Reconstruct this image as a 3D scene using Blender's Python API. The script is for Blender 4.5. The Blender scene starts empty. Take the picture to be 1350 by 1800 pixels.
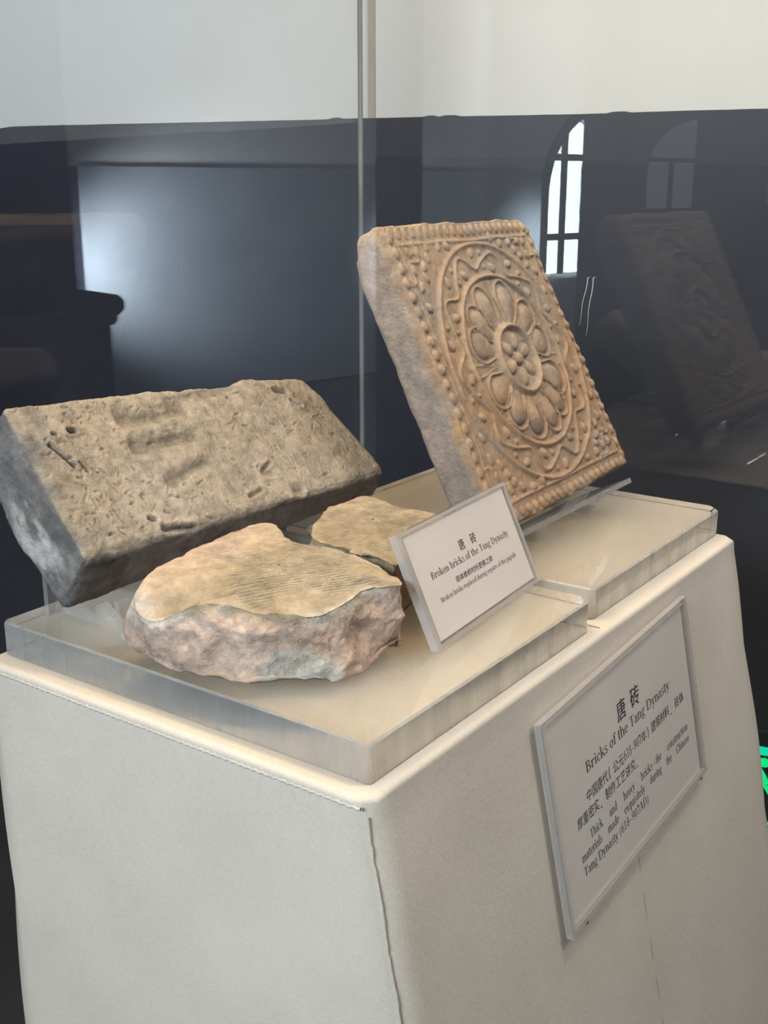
import bpy, bmesh, math, random
import numpy as np
from mathutils import Matrix, Vector

# ------------------------------------------------------------------ camera
SC = bpy.context.scene
COL = SC.collection
ZT = 1.030                      # top face of the acrylic risers (pedestal top is 1.0)
CAM = np.array([0.39400, -0.54047, 1.380])
PITCH = math.atan(575 / 2000.0)
YAW = math.radians(35.3)
V0 = np.array([-math.sin(YAW), math.cos(YAW), 0.0])
RT = np.array([math.cos(YAW), math.sin(YAW), 0.0])
FW = V0 * math.cos(PITCH) + np.array([0, 0, -math.sin(PITCH)])
UP = V0 * math.sin(PITCH) + np.array([0, 0, math.cos(PITCH)])
cd = bpy.data.cameras.new('camera')
cam = bpy.data.objects.new('camera', cd)
COL.objects.link(cam)
cam.matrix_world = Matrix([[RT[i], UP[i], -FW[i], CAM[i]] for i in range(3)] + [[0, 0, 0, 1]])
cd.sensor_fit = 'VERTICAL'
cd.sensor_height = 36.0
cd.lens = 2000.0 / 1800.0 * 36.0
cd.clip_start = 0.02
SC.camera = cam

# room frame: a runs right along the wall behind the case, b runs away from the camera
O = np.array([-0.782, 1.087, 0.0])
E1 = np.array([0.97436, 0.22502, 0.0])
E2 = np.array([-0.22502, 0.97436, 0.0])
def P(a, b, z):
    return tuple(O + a * E1 + b * E2 + np.array([0, 0, z]))

# ------------------------------------------------------------------ world, lights, exposure
w = bpy.data.worlds.new('sky'); SC.world = w; w.use_nodes = True
bg = w.node_tree.nodes['Background']
bg.inputs['Color'].default_value = (0.80, 0.91, 1.0, 1)
bg.inputs['Strength'].default_value = 32.0

def look(o, loc, tgt):
    o.location = loc
    o.rotation_euler = (Vector(tgt) - Vector(loc)).to_track_quat('-Z', 'Y').to_euler()
def area(name, loc, tgt, sx, sy, power, col):
    l = bpy.data.lights.new(name, 'AREA'); l.shape = 'RECTANGLE'; l.size = sx; l.size_y = sy
    l.energy = power; l.color = col;
    o = bpy.data.objects.new(name, l); COL.objects.link(o); look(o, loc, tgt); return o
def spot(name, loc, tgt, ang, blend, power, col, rad=0.08):
    l = bpy.data.lights.new(name, 'SPOT'); l.spot_size = math.radians(ang); l.spot_blend = blend
    l.energy = power; l.color = col; l.shadow_soft_size = rad
    o = bpy.data.objects.new(name, l); COL.objects.link(o); look(o, loc, tgt); return o

area('case_lamp', (-0.38, 0.12, 2.05), (-0.16, 0.22, 1.0), 0.50, 0.50, 9.5, (1.0, 0.69, 0.35))
area('window_daylight', (-0.05, -2.6, 2.42), (-0.15, 0.0, 0.80), 1.6, 0.45, 142, (0.79, 0.885, 1.0))
area('wall_fill', P(2.3, -0.75, 3.3), P(2.1, -0.5, 0), 1.0, 1.0, 46, (0.97, 0.98, 1.0))  # unseen fill lamp added to brighten the right of the back wall
area('label_side_fill', (0.55, 0.42, 3.0), (0.08, 0.36, 0.9), 0.22, 0.22, 24, (1.0, 0.80, 0.66))  # unseen warm fill added to brighten the label side of the pedestal
area('hall_ceiling_lamp', P(-3.6, -5.4, 3.3), P(-3.6, -5.4, 0), 3.0, 3.0, 42, (0.95, 0.98, 1.0))
spot('haze_spot', P(-4.98, -3.95, 0.90), P(-5.5, -4.85, 0.95), 78, 0.8, 1050, (0.80, 0.90, 1.0), 0.2)  # unseen spots added to make the bright haze mirrored in the glass
spot('haze_spot', P(-4.1, -7.5, 1.1), P(-5.5, -7.08, 0.88), 34, 0.9, 2600, (0.80, 0.90, 1.0), 0.2)

vs = SC.view_settings
vs.view_transform = 'Standard'; vs.look = 'None'; vs.gamma = 1.0; vs.exposure = 0.0
vs.use_curve_mapping = False
cy = SC.cycles
cy.use_denoising = True
cy.max_bounces = 14; cy.diffuse_bounces = 5; cy.glossy_bounces = 6
cy.transmission_bounces = 12; cy.transparent_max_bounces = 24
cy.caustics_refractive = True; cy.caustics_reflective = True
cy.sample_clamp_indirect = 0.0

# ------------------------------------------------------------------ object helpers
def mesh_obj(name, V, F, m, parent=None, smooth=False):
    me = bpy.data.meshes.new(name)
    me.from_pydata([tuple(map(float, v)) for v in V], [], [tuple(int(i) for i in f) for f in F])
    me.update()
    if m is not None:
        me.materials.append(m)
    if smooth:
        me.polygons.foreach_set('use_smooth', [True] * len(me.polygons))
    o = bpy.data.objects.new(name, me); COL.objects.link(o)
    if parent is not None:
        o.parent = parent
        o.matrix_parent_inverse = parent.matrix_basis.inverted()
    return o
def bm_obj(name, bm, m, parent=None, smooth=False):
    me = bpy.data.meshes.new(name); bm.to_mesh(me); bm.free()
    if m is not None:
        me.materials.append(m)
    if smooth:
        me.polygons.foreach_set('use_smooth', [True] * len(me.polygons))
    o = bpy.data.objects.new(name, me); COL.objects.link(o)
    if parent is not None:
        o.parent = parent
        o.matrix_parent_inverse = parent.matrix_basis.inverted()
    return o
def thing(name, loc, label, cat, group=None):
    o = bpy.data.objects.new(name, None); o.empty_display_size = 0.05
    COL.objects.link(o); o.location = loc
    tag(o, label, cat, group); return o
def tag(o, label, cat, group=None):
    o['label'] = label; o['category'] = cat
    if group: o['group'] = group
    return o
def struct(o):
    o['kind'] = 'structure'; return o
QB = [(0, 3, 2, 1), (4, 5, 6, 7), (0, 1, 5, 4), (1, 2, 6, 5), (2, 3, 7, 6), (3, 0, 4, 7)]
def hexa(name, pts, m, parent=None, bevel=0.0, seg=1):
    bm = bmesh.new()
    vv = [bm.verts.new(p) for p in pts]
    for q in QB: bm.faces.new([vv[i] for i in q])
    bmesh.ops.recalc_face_normals(bm, faces=bm.faces)
    if bevel > 0:
        bmesh.ops.bevel(bm, geom=bm.edges[:], offset=bevel, segments=seg, profile=0.5, affect='EDGES')
    return bm_obj(name, bm, m, parent)
def box(name, x0, x1, y0, y1, z0, z1, m, parent=None, bevel=0.0, seg=1):
    return hexa(name, [(x0, y0, z0), (x1, y0, z0), (x1, y1, z0), (x0, y1, z0),
                       (x0, y0, z1), (x1, y0, z1), (x1, y1, z1), (x0, y1, z1)], m, parent, bevel, seg)
def box_ab(name, a0, a1, b0, b1, z0, z1, m, parent=None, bevel=0.0):
    return hexa(name, [P(a0, b0, z0), P(a1, b0, z0), P(a1, b1, z0), P(a0, b1, z0),
                       P(a0, b0, z1), P(a1, b0, z1), P(a1, b1, z1), P(a0, b1, z1)], m, parent, bevel)

# ------------------------------------------------------------------ materials
def mat(name):
    m = bpy.data.materials.new(name); m.use_nodes = True
    nt = m.node_tree; nt.nodes.clear()
    out = nt.nodes.new('ShaderNodeOutputMaterial')
    return m, nt, out
def nd(nt, typ, **kw):
    n = nt.nodes.new(typ)
    for k, v in kw.items():
        if k in n.inputs.keys(): n.inputs[k].default_value = v
        else: setattr(n, k, v)
    return n
def surface(name, c1, c2, scale=6.0, rough=0.8, bump=0.2, bscale=60.0, bdist=0.002, spec=0.3, detail=6.0, attr=None, mixf=0.5, stops=(0.35, 0.65)):
    """noise-mottled opaque surface; attr = colour attribute used instead of c1"""
    m, nt, out = mat(name); L = nt.links
    p = nd(nt, 'ShaderNodeBsdfPrincipled', Roughness=rough)
    p.inputs['Specular IOR Level'].default_value = spec
    tc = nd(nt, 'ShaderNodeTexCoord')
    n1 = nd(nt, 'ShaderNodeTexNoise', Scale=scale, Detail=detail, Roughness=0.6 if attr is None else 0.75)
    L.new(tc.outputs['Object'], n1.inputs['Vector'])
    r = nd(nt, 'ShaderNodeValToRGB'); r.color_ramp.elements[0].position = stops[0]; r.color_ramp.elements[1].position = stops[1]
    L.new(n1.outputs['Fac'], r.inputs['Fac'])
    if attr is None:
        r.color_ramp.elements[0].color = (*c1, 1); r.color_ramp.elements[1].color = (*c2, 1)
        L.new(r.outputs['Color'], p.inputs['Base Color'])
    else:
        a = nd(nt, 'ShaderNodeAttribute', attribute_name=attr)
        r.color_ramp.elements[0].color = (*c1, 1); r.color_ramp.elements[1].color = (*c2, 1)
        mx = nd(nt, 'ShaderNodeMix', data_type='RGBA', blend_type='MULTIPLY')
        mx.inputs[0].default_value = 1.0
        L.new(a.outputs['Color'], mx.inputs[6]); L.new(r.outputs['Color'], mx.inputs[7])
        L.new(mx.outputs[2], p.inputs['Base Color'])
    if bump > 0:
        n2 = nd(nt, 'ShaderNodeTexNoise', Scale=bscale, Detail=5.0, Roughness=0.65)
        L.new(tc.outputs['Object'], n2.inputs['Vector'])
        b = nd(nt, 'ShaderNodeBump', Strength=bump, Distance=bdist)
        L.new(n2.outputs['Fac'], b.inputs['Height']); L.new(b.outputs['Normal'], p.inputs['Normal'])
    L.new(p.outputs['BSDF'], out.inputs['Surface'])
    return m
def fabric(name, c, c2):
    m, nt, out = mat(name); L = nt.links
    p = nd(nt, 'ShaderNodeBsdfPrincipled', Roughness=0.95)
    p.inputs['Specular IOR Level'].default_value = 0.1
    tc = nd(nt, 'ShaderNodeTexCoord')
    n1 = nd(nt, 'ShaderNodeTexNoise', Scale=9.0, Detail=5.0)
    L.new(tc.outputs['Object'], n1.inputs['Vector'])
    n3 = nd(nt, 'ShaderNodeTexNoise', Scale=420.0, Detail=3.0)
    L.new(tc.outputs['Object'], n3.inputs['Vector'])
    add = nd(nt, 'ShaderNodeMath', operation='MULTIPLY_ADD'); add.inputs[1].default_value = 0.5
    L.new(n3.outputs['Fac'], add.inputs[0])
    h = nd(nt, 'ShaderNodeMath', operation='MULTIPLY'); h.inputs[1].default_value = 0.5
    L.new(n1.outputs['Fac'], h.inputs[0]); L.new(h.outputs[0], add.inputs[2])
    r = nd(nt, 'ShaderNodeValToRGB'); r.color_ramp.elements[0].position = 0.33; r.color_ramp.elements[1].position = 0.66
    r.color_ramp.elements[0].color = (*c2, 1); r.color_ramp.elements[1].color = (*c, 1)
    L.new(add.outputs[0], r.inputs['Fac']); L.new(r.outputs['Color'], p.inputs['Base Color'])
    wv = nd(nt, 'ShaderNodeTexWave', Scale=420.0, Distortion=1.5, Detail=2.0, bands_direction='DIAGONAL')
    L.new(tc.outputs['Object'], wv.inputs['Vector'])
    b = nd(nt, 'ShaderNodeBump', Strength=0.25, Distance=0.0006)
    L.new(wv.outputs['Fac'], b.inputs['Height'])
    b2 = nd(nt, 'ShaderNodeBump', Strength=0.25, Distance=0.001)
    L.new(n3.outputs['Fac'], b2.inputs['Height']); L.new(b.outputs['Normal'], b2.inputs['Normal'])
    L.new(b2.outputs['Normal'], p.inputs['Normal'])
    L.new(p.outputs['BSDF'], out.inputs['Surface'])
    return m
def pane(name, tint, f0=0.043, diffuse=0.0, dcol=(0.8, 0.8, 0.8)):
    """one face of a thin clear sheet: straight transmission plus Schlick reflection"""
    m, nt, out = mat(name); L = nt.links
    g = nd(nt, 'ShaderNodeNewGeometry')
    dot = nd(nt, 'ShaderNodeVectorMath', operation='DOT_PRODUCT')
    L.new(g.outputs['Incoming'], dot.inputs[0]); L.new(g.outputs['Normal'], dot.inputs[1])
    ab = nd(nt, 'ShaderNodeMath', operation='ABSOLUTE'); L.new(dot.outputs['Value'], ab.inputs[0])
    om = nd(nt, 'ShaderNodeMath', operation='SUBTRACT'); om.inputs[0].default_value = 1.0; L.new(ab.outputs[0], om.inputs[1])
    pw = nd(nt, 'ShaderNodeMath', operation='POWER'); pw.inputs[1].default_value = 5.0; L.new(om.outputs[0], pw.inputs[0])
    ma = nd(nt, 'ShaderNodeMath', operation='MULTIPLY_ADD'); ma.inputs[1].default_value = 1 - f0; ma.inputs[2].default_value = f0
    L.new(pw.outputs[0], ma.inputs[0])
    t = nd(nt, 'ShaderNodeBsdfTransparent', Color=(*tint, 1))
    gl = nd(nt, 'ShaderNodeBsdfGlossy', Roughness=0.0)
    base = t
    if diffuse > 0:
        df = nd(nt, 'ShaderNodeBsdfDiffuse', Color=(*dcol, 1))
        mx0 = nd(nt, 'ShaderNodeMixShader'); mx0.inputs[0].default_value = diffuse
        L.new(t.outputs[0], mx0.inputs[1]); L.new(df.outputs[0], mx0.inputs[2]); base = mx0
    mx = nd(nt, 'ShaderNodeMixShader')
    L.new(ma.outputs[0], mx.inputs[0]); L.new(base.outputs[0], mx.inputs[1]); L.new(gl.outputs[0], mx.inputs[2])
    L.new(mx.outputs[0], out.inputs['Surface'])
    return m
def clear_solid(name, col, rough=0.0):
    m, nt, out = mat(name)
    p = nd(nt, 'ShaderNodeBsdfPrincipled', Roughness=rough, IOR=1.49)
    p.inputs['Base Color'].default_value = (*col, 1)
    p.inputs['Transmission Weight'].default_value = 1.0
    nt.links.new(p.outputs['BSDF'], out.inputs['Surface'])
    return m
def emit(name, col, s):
    m, nt, out = mat(name)
    e = nd(nt, 'ShaderNodeEmission', Color=(*col, 1), Strength=s)
    nt.links.new(e.outputs[0], out.inputs['Surface']); return m

M_white = surface('white_plaster', (0.60, 0.60, 0.585), (0.645, 0.645, 0.63), 1.5, 0.9, 0.15, 90, 0.001)
M_dado = surface('dark_blue_grey_paint', (0.022, 0.023, 0.032), (0.031, 0.033, 0.046), 2.0, 0.45, 0.1, 40, 0.001, 0.3)
M_floor = surface('dark_floor', (0.02, 0.02, 0.022), (0.035, 0.034, 0.034), 3.0, 0.5, 0.1)
M_seam = surface('beige_strip', (0.34, 0.29, 0.25), (0.42, 0.36, 0.31), 6.0, 0.8, 0.1)
M_panel = surface('pale_blue_grey_board', (0.30, 0.33, 0.36), (0.36, 0.39, 0.42), 2.0, 0.8, 0.1)
M_wood = surface('dark_brown_wood', (0.006, 0.0045, 0.004), (0.012, 0.008, 0.007), 5.0, 0.8, 0.1, 60, 0.001, 0.1)
M_fabric = fabric('cream_twill_fabric', (0.61, 0.545, 0.462), (0.52, 0.46, 0.385))
M_cream = fabric('brightening_cream', (0.84, 0.75, 0.62), (0.76, 0.67, 0.54))
M_seamth = fabric('seam_thread', (0.60, 0.55, 0.48), (0.48, 0.43, 0.37))
M_crease = fabric('seam_crease', (0.42, 0.37, 0.30), (0.34, 0.30, 0.24))
M_glass = pane('case_glass', (0.985, 0.992, 0.988))
M_gedge = surface('ground_glass_edge', (0.16, 0.17, 0.175), (0.22, 0.23, 0.235), 12.0, 0.4, 0.0)
M_acryl = clear_solid('clear_acrylic_block', (0.985, 0.99, 0.985))
M_acrtop = pane('clear_acrylic_face', (0.985, 0.985, 0.98), 0.04)
def sheen_side(name):  # clear side with streaky grey mixed in to imitate its reflections
    m, nt, out = mat(name); L = nt.links
    p = nd(nt, 'ShaderNodeBsdfPrincipled', Roughness=0.06, IOR=1.45)
    p.inputs['Base Color'].default_value = (0.93, 0.95, 0.93, 1); p.inputs['Transmission Weight'].default_value = 1.0
    d = nd(nt, 'ShaderNodeBsdfDiffuse', Color=(0.25, 0.26, 0.262, 1))
    tc = nd(nt, 'ShaderNodeTexCoord'); n = nd(nt, 'ShaderNodeTexNoise', Scale=40.0, Detail=4.0)
    mp = nd(nt, 'ShaderNodeMapping'); mp.inputs['Scale'].default_value = (1, 1, 0.15)
    L.new(tc.outputs['Object'], mp.inputs['Vector']); L.new(mp.outputs['Vector'], n.inputs['Vector'])
    r = nd(nt, 'ShaderNodeMapRange'); r.inputs[1].default_value = 0.3; r.inputs[2].default_value = 0.7; r.inputs[3].default_value = 0.44; r.inputs[4].default_value = 0.62
    L.new(n.outputs['Fac'], r.inputs[0])
    mx = nd(nt, 'ShaderNodeMixShader'); L.new(r.outputs[0], mx.inputs[0]); L.new(p.outputs[0], mx.inputs[1]); L.new(d.outputs[0], mx.inputs[2])
    L.new(mx.outputs[0], out.inputs['Surface']); return m
M_acrside = sheen_side('acrylic_sheen_side')
M_acrback = clear_solid('polished_acrylic_side', (0.97, 0.98, 0.97))
M_acr2 = pane('clear_acrylic_sheet', (0.93, 0.93, 0.92), 0.05, 0.22, (0.62, 0.60, 0.57))
M_sleeve = pane('clear_acrylic_sleeve', (0.995, 0.993, 0.99), 0.04, 0.03, (0.8, 0.78, 0.75))
M_rim = pane('acrylic_sleeve_rim', (0.92, 0.91, 0.90), 0.05, 0.38, (0.66, 0.62, 0.58))
M_paper = surface('printed_paper', (0.74, 0.68, 0.625), (0.78, 0.72, 0.66), 12.0, 0.9, 0.0)
M_ink = surface('black_ink', (0.012, 0.011, 0.011), (0.02, 0.018, 0.018), 20.0, 0.8, 0.0)
M_pin = surface('dark_pin', (0.05, 0.04, 0.035), (0.09, 0.08, 0.07), 20.0, 0.4, 0.0)
M_mark = surface('glass_scratch', (0.55, 0.55, 0.56), (0.65, 0.65, 0.66), 90.0, 0.8, 0.0)

# ------------------------------------------------------------------ numpy noise
def _hash(i, j, k, s):
    n = (i * 374761393 + j * 668265263 + k * 2147483647 + s * 974634777).astype(np.int64)
    n = (n ^ (n >> 13)) * 1274126177
    n = n ^ (n >> 16)
    return (n & 0xFFFFF) / float(0xFFFFF)
def vnoise(p, s=0):
    p = np.asarray(p, float); i = np.floor(p).astype(np.int64); f = p - i
    f = f * f * (3 - 2 * f); r = 0
    for dx in (0, 1):
        for dy in (0, 1):
            for dz in (0, 1):
                wgt = (f[:, 0] if dx else 1 - f[:, 0]) * (f[:, 1] if dy else 1 - f[:, 1]) * (f[:, 2] if dz else 1 - f[:, 2])
                r = r + wgt * _hash(i[:, 0] + dx, i[:, 1] + dy, i[:, 2] + dz, s)
    return r * 2 - 1
def fbm(p, freq, octv=4, s=0, gain=0.5):
    r = 0; a = 1.0; t = 0
    for o in range(octv):
        r = r + a * vnoise(np.asarray(p) * freq * 2 ** o + 13.7 * o, s + o); t += a; a *= gain
    return r / t
def ridged(p, freq, octv=3, s=0):
    r = 0; a = 1.0; t = 0
    for o in range(octv):
        r = r + a * (1 - np.abs(vnoise(np.asarray(p) * freq * 2 ** o + 7.3 * o, s + o))); t += a; a *= 0.5
    return r / t
def sstep(a, b, x):
    t = np.clip((x - a) / (b - a), 0, 1); return t * t * (3 - 2 * t)
def lerp(a, b, t): return a + (b - a) * t
def set_colours(o, C):
    me = o.data
    at = me.color_attributes.new('clay', 'FLOAT_COLOR', 'POINT')
    buf = np.ones((len(me.vertices), 4)); buf[:, :3] = np.clip(C, 0, 1)
    at.data.foreach_set('color', buf.ravel())
def vnormals(V, F):
    V = np.asarray(V); F = np.asarray(F)
    n = np.cross(V[F[:, 2]] - V[F[:, 0]], V[F[:, 3]] - V[F[:, 1]])
    N = np.zeros_like(V)
    for k in range(4): np.add.at(N, F[:, k], n)
    return N / (np.linalg.norm(N, axis=1, keepdims=True) + 1e-12)

def unit_box(nx, ny, nz):
    """welded cube surface grid in [-1,1]^3"""
    pts = []; quads = []; base = 0
    def face(nu, nv, fn):
        nonlocal base
        u, v = np.meshgrid(np.linspace(-1, 1, nu + 1), np.linspace(-1, 1, nv + 1), indexing='ij')
        pts.append(fn(u.ravel(), v.ravel()))
        i, j = np.meshgrid(np.arange(nu), np.arange(nv), indexing='ij'); a = base + i * (nv + 1) + j
        quads.append(np.stack([a, a + nv + 1, a + nv + 2, a + 1], -1).reshape(-1, 4)); base += (nu + 1) * (nv + 1)
    one = lambda u: np.ones_like(u)
    face(nx, ny, lambda u, v: np.stack([u, v, one(u)], -1))
    face(ny, nx, lambda u, v: np.stack([v, u, -one(u)], -1))
    face(ny, nz, lambda u, v: np.stack([one(u), u, v], -1))
    face(nz, ny, lambda u, v: np.stack([-one(u), v, u], -1))
    face(nz, nx, lambda u, v: np.stack([v, one(u), u], -1))
    face(nx, nz, lambda u, v: np.stack([u, -one(u), v], -1))
    A = np.concatenate(pts); Q = np.concatenate(quads)
    key = np.round(A * 1e6).astype(np.int64)
    _, idx, inv = np.unique(key, axis=0, return_index=True, return_inverse=True)
    return A[idx], inv.reshape(-1)[Q]
def trilin(p, c):
    """c[ix][iy][iz] corners, p in [-1,1]^3"""
    t = (p + 1) / 2; r = 0
    for i in (0, 1):
        for j in (0, 1):
            for k in (0, 1):
                wg = (t[:, 0] if i else 1 - t[:, 0]) * (t[:, 1] if j else 1 - t[:, 1]) * (t[:, 2] if k else 1 - t[:, 2])
                r = r + wg[:, None] * np.asarray(c[i][j][k])[None, :]
    return r
def rounded(p, h, r):
    """round the unit box p with half sizes h (metres) and per-vertex radius r"""
    q = p * h; core = np.clip(q, -(h - r[:, None]), h - r[:, None]); d = q - core
    ln = np.linalg.norm(d, axis=1, keepdims=True) + 1e-12
    return (core + d * (r[:, None] / ln)) / h

# ------------------------------------------------------------------ the room
ROOM_TOP = 3.4; DADO = 1.487
struct(box_ab('floor', -6.2, 4.7, -9.9, 0.3, -0.1, 0.0, M_floor))
struct(box_ab('ceiling', -6.2, 4.7, -9.9, 0.3, ROOM_TOP, ROOM_TOP + 0.1, M_white))
def wall(name, a0, a1, b0, b1, dado):
    o = struct(box_ab(name, a0, a1, b0, b1, 0, ROOM_TOP, M_white))
    if dado: box_ab('dado', *dado, 0.0, DADO, M_dado, o)
    return o
# back wall with a slightly ragged brushed paint edge on the dado
wb = struct(box_ab('wall_back', -5.9, 4.5, 0, 0.2, 0, ROOM_TOP, M_white))
rng = np.random.RandomState(4)
aa = np.linspace(-5.9, 4.5, 1100)
zz = DADO + 0.0016 * fbm(np.stack([aa * 9, aa * 0, aa * 0], -1), 1.0, 4, 3) + 0.002 * (fbm(np.stack([aa * 30, aa * 0, aa * 0], -1), 1.0, 2, 9) > 0.45)
zz = zz - 0.006 * np.exp(-((aa + 0.80) / 0.03) ** 2) - 0.007 * np.exp(-((aa + 0.86) / 0.012) ** 2)
V = []; F = []
for i, a in enumerate(aa):
    V += [P(a, 0, 0), P(a, -0.002, 0), P(a, -0.002, zz[i]), P(a, 0, zz[i])]
    if i:
        k = 4 * i
        F += [(k - 3, k + 1, k + 2, k - 2), (k - 2, k + 2, k + 3, k - 1)]
mesh_obj('dado', V, F, M_dado, wb)
struct(box_ab('trim_1', -0.006, 0.006, -0.004, 0.0, DADO, ROOM_TOP, M_seam))
wall('wall_right', 4.5, 4.7, -9.9, 0.3, (4.498, 4.5, -9.5, 0))
wall('wall_rear', -5.9, 4.5, -9.8, -9.5, (-5.5, 4.5, -9.5, -9.498))
wall('wall_inner', -2.58, -2.43, -9.5, -4.155, (-2.582, -2.428, -9.5, -4.153))

# left wall with an arched window
wl_b0, wl_b1 = -8.75, -7.30          # opening along b
cz, r_ = 1.28, (wl_b1 - wl_b0) / 2; cb = (wl_b0 + wl_b1) / 2; sill = 0.55
A0, A1 = -5.95, -5.5
def arched_wall():
    bm = bmesh.new()
    prof = [(wl_b0, sill)] + [(cb - r_ * math.cos(t), cz + r_ * math.sin(t)) for t in np.linspace(0, math.pi, 25)] + [(wl_b1, sill)]
    def quad(p4):
        for a in (A0, A1):
            bm.faces.new([bm.verts.new(P(a, b, z)) for b, z in p4])
    quad([(-9.9, 0), (wl_b0, 0), (wl_b0, ROOM_TOP), (-9.9, ROOM_TOP)])
    quad([(wl_b1, 0), (0.3, 0), (0.3, ROOM_TOP), (wl_b1, ROOM_TOP)])
    quad([(wl_b0, 0), (wl_b1, 0), (wl_b1, sill), (wl_b0, sill)])
    arc = prof[1:-1]
    for (b0, z0), (b1, z1) in zip(arc[:-1], arc[1:]):
        quad([(b0, z0), (b1, z1), (b1, ROOM_TOP), (b0, ROOM_TOP)])
    loop = prof + [prof[0]]
    for (b0, z0), (b1, z1) in zip(loop[:-1], loop[1:]):
        bm.faces.new([bm.verts.new(P(A0, b0, z0)), bm.verts.new(P(A1, b0, z0)), bm.verts.new(P(A1, b1, z1)), bm.verts.new(P(A0, b1, z1))])
    return bm
wleft = struct(bm_obj('wall_left', arched_wall(), M_white))
for b0, b1 in ((-9.5, wl_b0 - 0.1), (wl_b1 + 0.1, 0.0)):
    box_ab('dado', A1, A1 + 0.003, b0, b1, 0, DADO, M_dado, wleft)
win = struct(box_ab('window_1', A0 + 0.05, A0 + 0.06, wl_b0, wl_b1, sill, cz + r_, pane('window_pane', (0.97, 0.985, 0.98))))
# dark architrave round the opening and glazing bars
V = []; F = []
pts = [(wl_b1, sill - 0.05)] + [(cb + r_ * math.cos(t), cz + r_ * math.sin(t)) for t in np.linspace(0, math.pi, 25)] + [(wl_b0, sill - 0.05)]
for k, (b, z) in enumerate(pts):
    s = (r_ + 0.09) / r_
    if k in (0, len(pts) - 1): ob, oz = cb + (b - cb) * s, z
    else: ob, oz = cb + (b - cb) * s, cz + (z - cz) * s
    V += [P(A1 + 0.03, b, z), P(A1 + 0.03, ob, oz), P(A1, ob, oz), P(A1 - 0.02, b, z)]
    if k:
        q = 4 * k
        for j in range(4): F.append((q - 4 + j, q - 4 + (j + 1) % 4, q + (j + 1) % 4, q + j))
mesh_obj('window_frame', V, F, M_wood, win)
for z0, z1 in ((1.60, 1.66), (0.87, 0.93)):
    box_ab('glazing_bar', A0 + 0.04, A0 + 0.08, wl_b0, wl_b1, z0, z1, M_wood, win)
for bb in (-7.64, -8.0, -8.4):
    box_ab('glazing_bar', A0 + 0.04, A0 + 0.08, bb - 0.025, bb + 0.025, sill, cz + r_, M_wood, win)
M_frost = pane('frosted_pane', (0.50, 0.51, 0.55), 0.04, 0.75, (0.20, 0.21, 0.23))
box_ab('frosted_pane', A0 + 0.055, A0 + 0.065, -7.62, wl_b1, sill, cz + r_, M_frost, win)
# glowing arched panel on the inner wall, added for a faint second window reflection
wi = [(-5.75, 1.27), (-5.74, 1.38), (-5.755, 1.50), (-5.80, 1.56), (-5.87, 1.61), (-5.96, 1.655), (-6.12, 1.69), (-6.12, 1.27)]
V = [P(-2.427, b, z) for b, z in wi] + [P(-2.420, b, z) for b, z in wi]; n_ = len(wi)
w2 = struct(mesh_obj('window_glow', V, [tuple(range(n_)), tuple(range(2 * n_ - 1, n_ - 1, -1))] + [(i, (i + 1) % n_, n_ + (i + 1) % n_, n_ + i) for i in range(n_)], emit('glowing_pane', (0.86, 0.92, 1.0), 0.45)))
box_ab('glazing_bar', -2.420, -2.40, -6.12, -5.74, 1.485, 1.505, M_wood, w2)
box_ab('glazing_bar', -2.420, -2.40, -5.92, -5.905, 1.27, 1.50, M_wood, w2)
# board added out of view, spot-lit for the bright haze mirrored in the glass
struct(box_ab('haze_board', A1, A1 + 0.03, -7.2, -4.36, 0.02, 1.487, M_panel))

# dark wooden cabinet seen in the glass
cab = thing('cabinet', P(-2.4, -2.0, 0), 'tall dark wooden cabinet with moulded base top mirrored in the case glass', 'cabinet')
box_ab('base_unit', -2.6, -2.2, -2.74, -1.2, 0, 0.98, M_wood, cab)
V = []
box_ab('moulding', -2.64, -2.16, -2.78, -1.16, 1.00, 1.06, M_wood, cab, 0.018)
box_ab('moulding', -2.62, -2.18, -2.76, -1.18, 0.97, 1.01, M_wood, cab, 0.01)
box_ab('upper_unit', -2.6, -2.2, -2.64, -1.3, 1.05, 2.6, M_wood, cab)

# ------------------------------------------------------------------ exit sign low on the back wall
sx = thing('exit_sign', P(0.80, -0.012, 0.40), 'green lit exit sign with a running figure low on the dark wall', 'sign')
eo = np.array([-0.112, 1.2415, 0.0])      # point on the wall just left of the sign
M_plate = surface('dark_green_plate', (0.008, 0.02, 0.018), (0.012, 0.028, 0.024), 8.0, 0.3, 0.0)
M_green = emit('green_light', (0.0, 1.0, 0.30), 0.95)
M_green2 = emit('pale_green_light', (0.0, 0.95, 0.52), 0.9)
def W(s, z, d): return tuple(eo + E1 * s - E2 * d + np.array([0, 0, z]))
def prism(name, pts, d0, d1, m, parent):
    n = len(pts); V = [W(s, z, d0) for s, z in pts] + [W(s, z, d1) for s, z in pts]
    F = [tuple(range(n)), tuple(range(2 * n - 1, n - 1, -1))] + [(i, (i + 1) % n, n + (i + 1) % n, n + i) for i in range(n)]
    return mesh_obj(name, V, F, m, parent)
prism('plate', [(-0.03, 0.32), (0.31, 0.32), (0.31, 0.50), (-0.03, 0.50)], 0.002, 0.012, M_plate, sx)
prism('border', [(-0.02, 0.459), (0.30, 0.459), (0.30, 0.474), (-0.02, 0.474)], 0.012, 0.0135, M_green2, sx)
prism('border', [(-0.02, 0.33), (0.30, 0.33), (0.30, 0.336), (-0.02, 0.336)], 0.012, 0.0135, M_green2, sx)
head = [(0.030 + 0.0095 * math.cos(t), 0.4455 + 0.0085 * math.sin(t)) for t in np.linspace(0, 2 * math.pi, 20, endpoint=False)]
fig = prism('figure', head, 0.012, 0.0135, M_green, sx)
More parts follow.
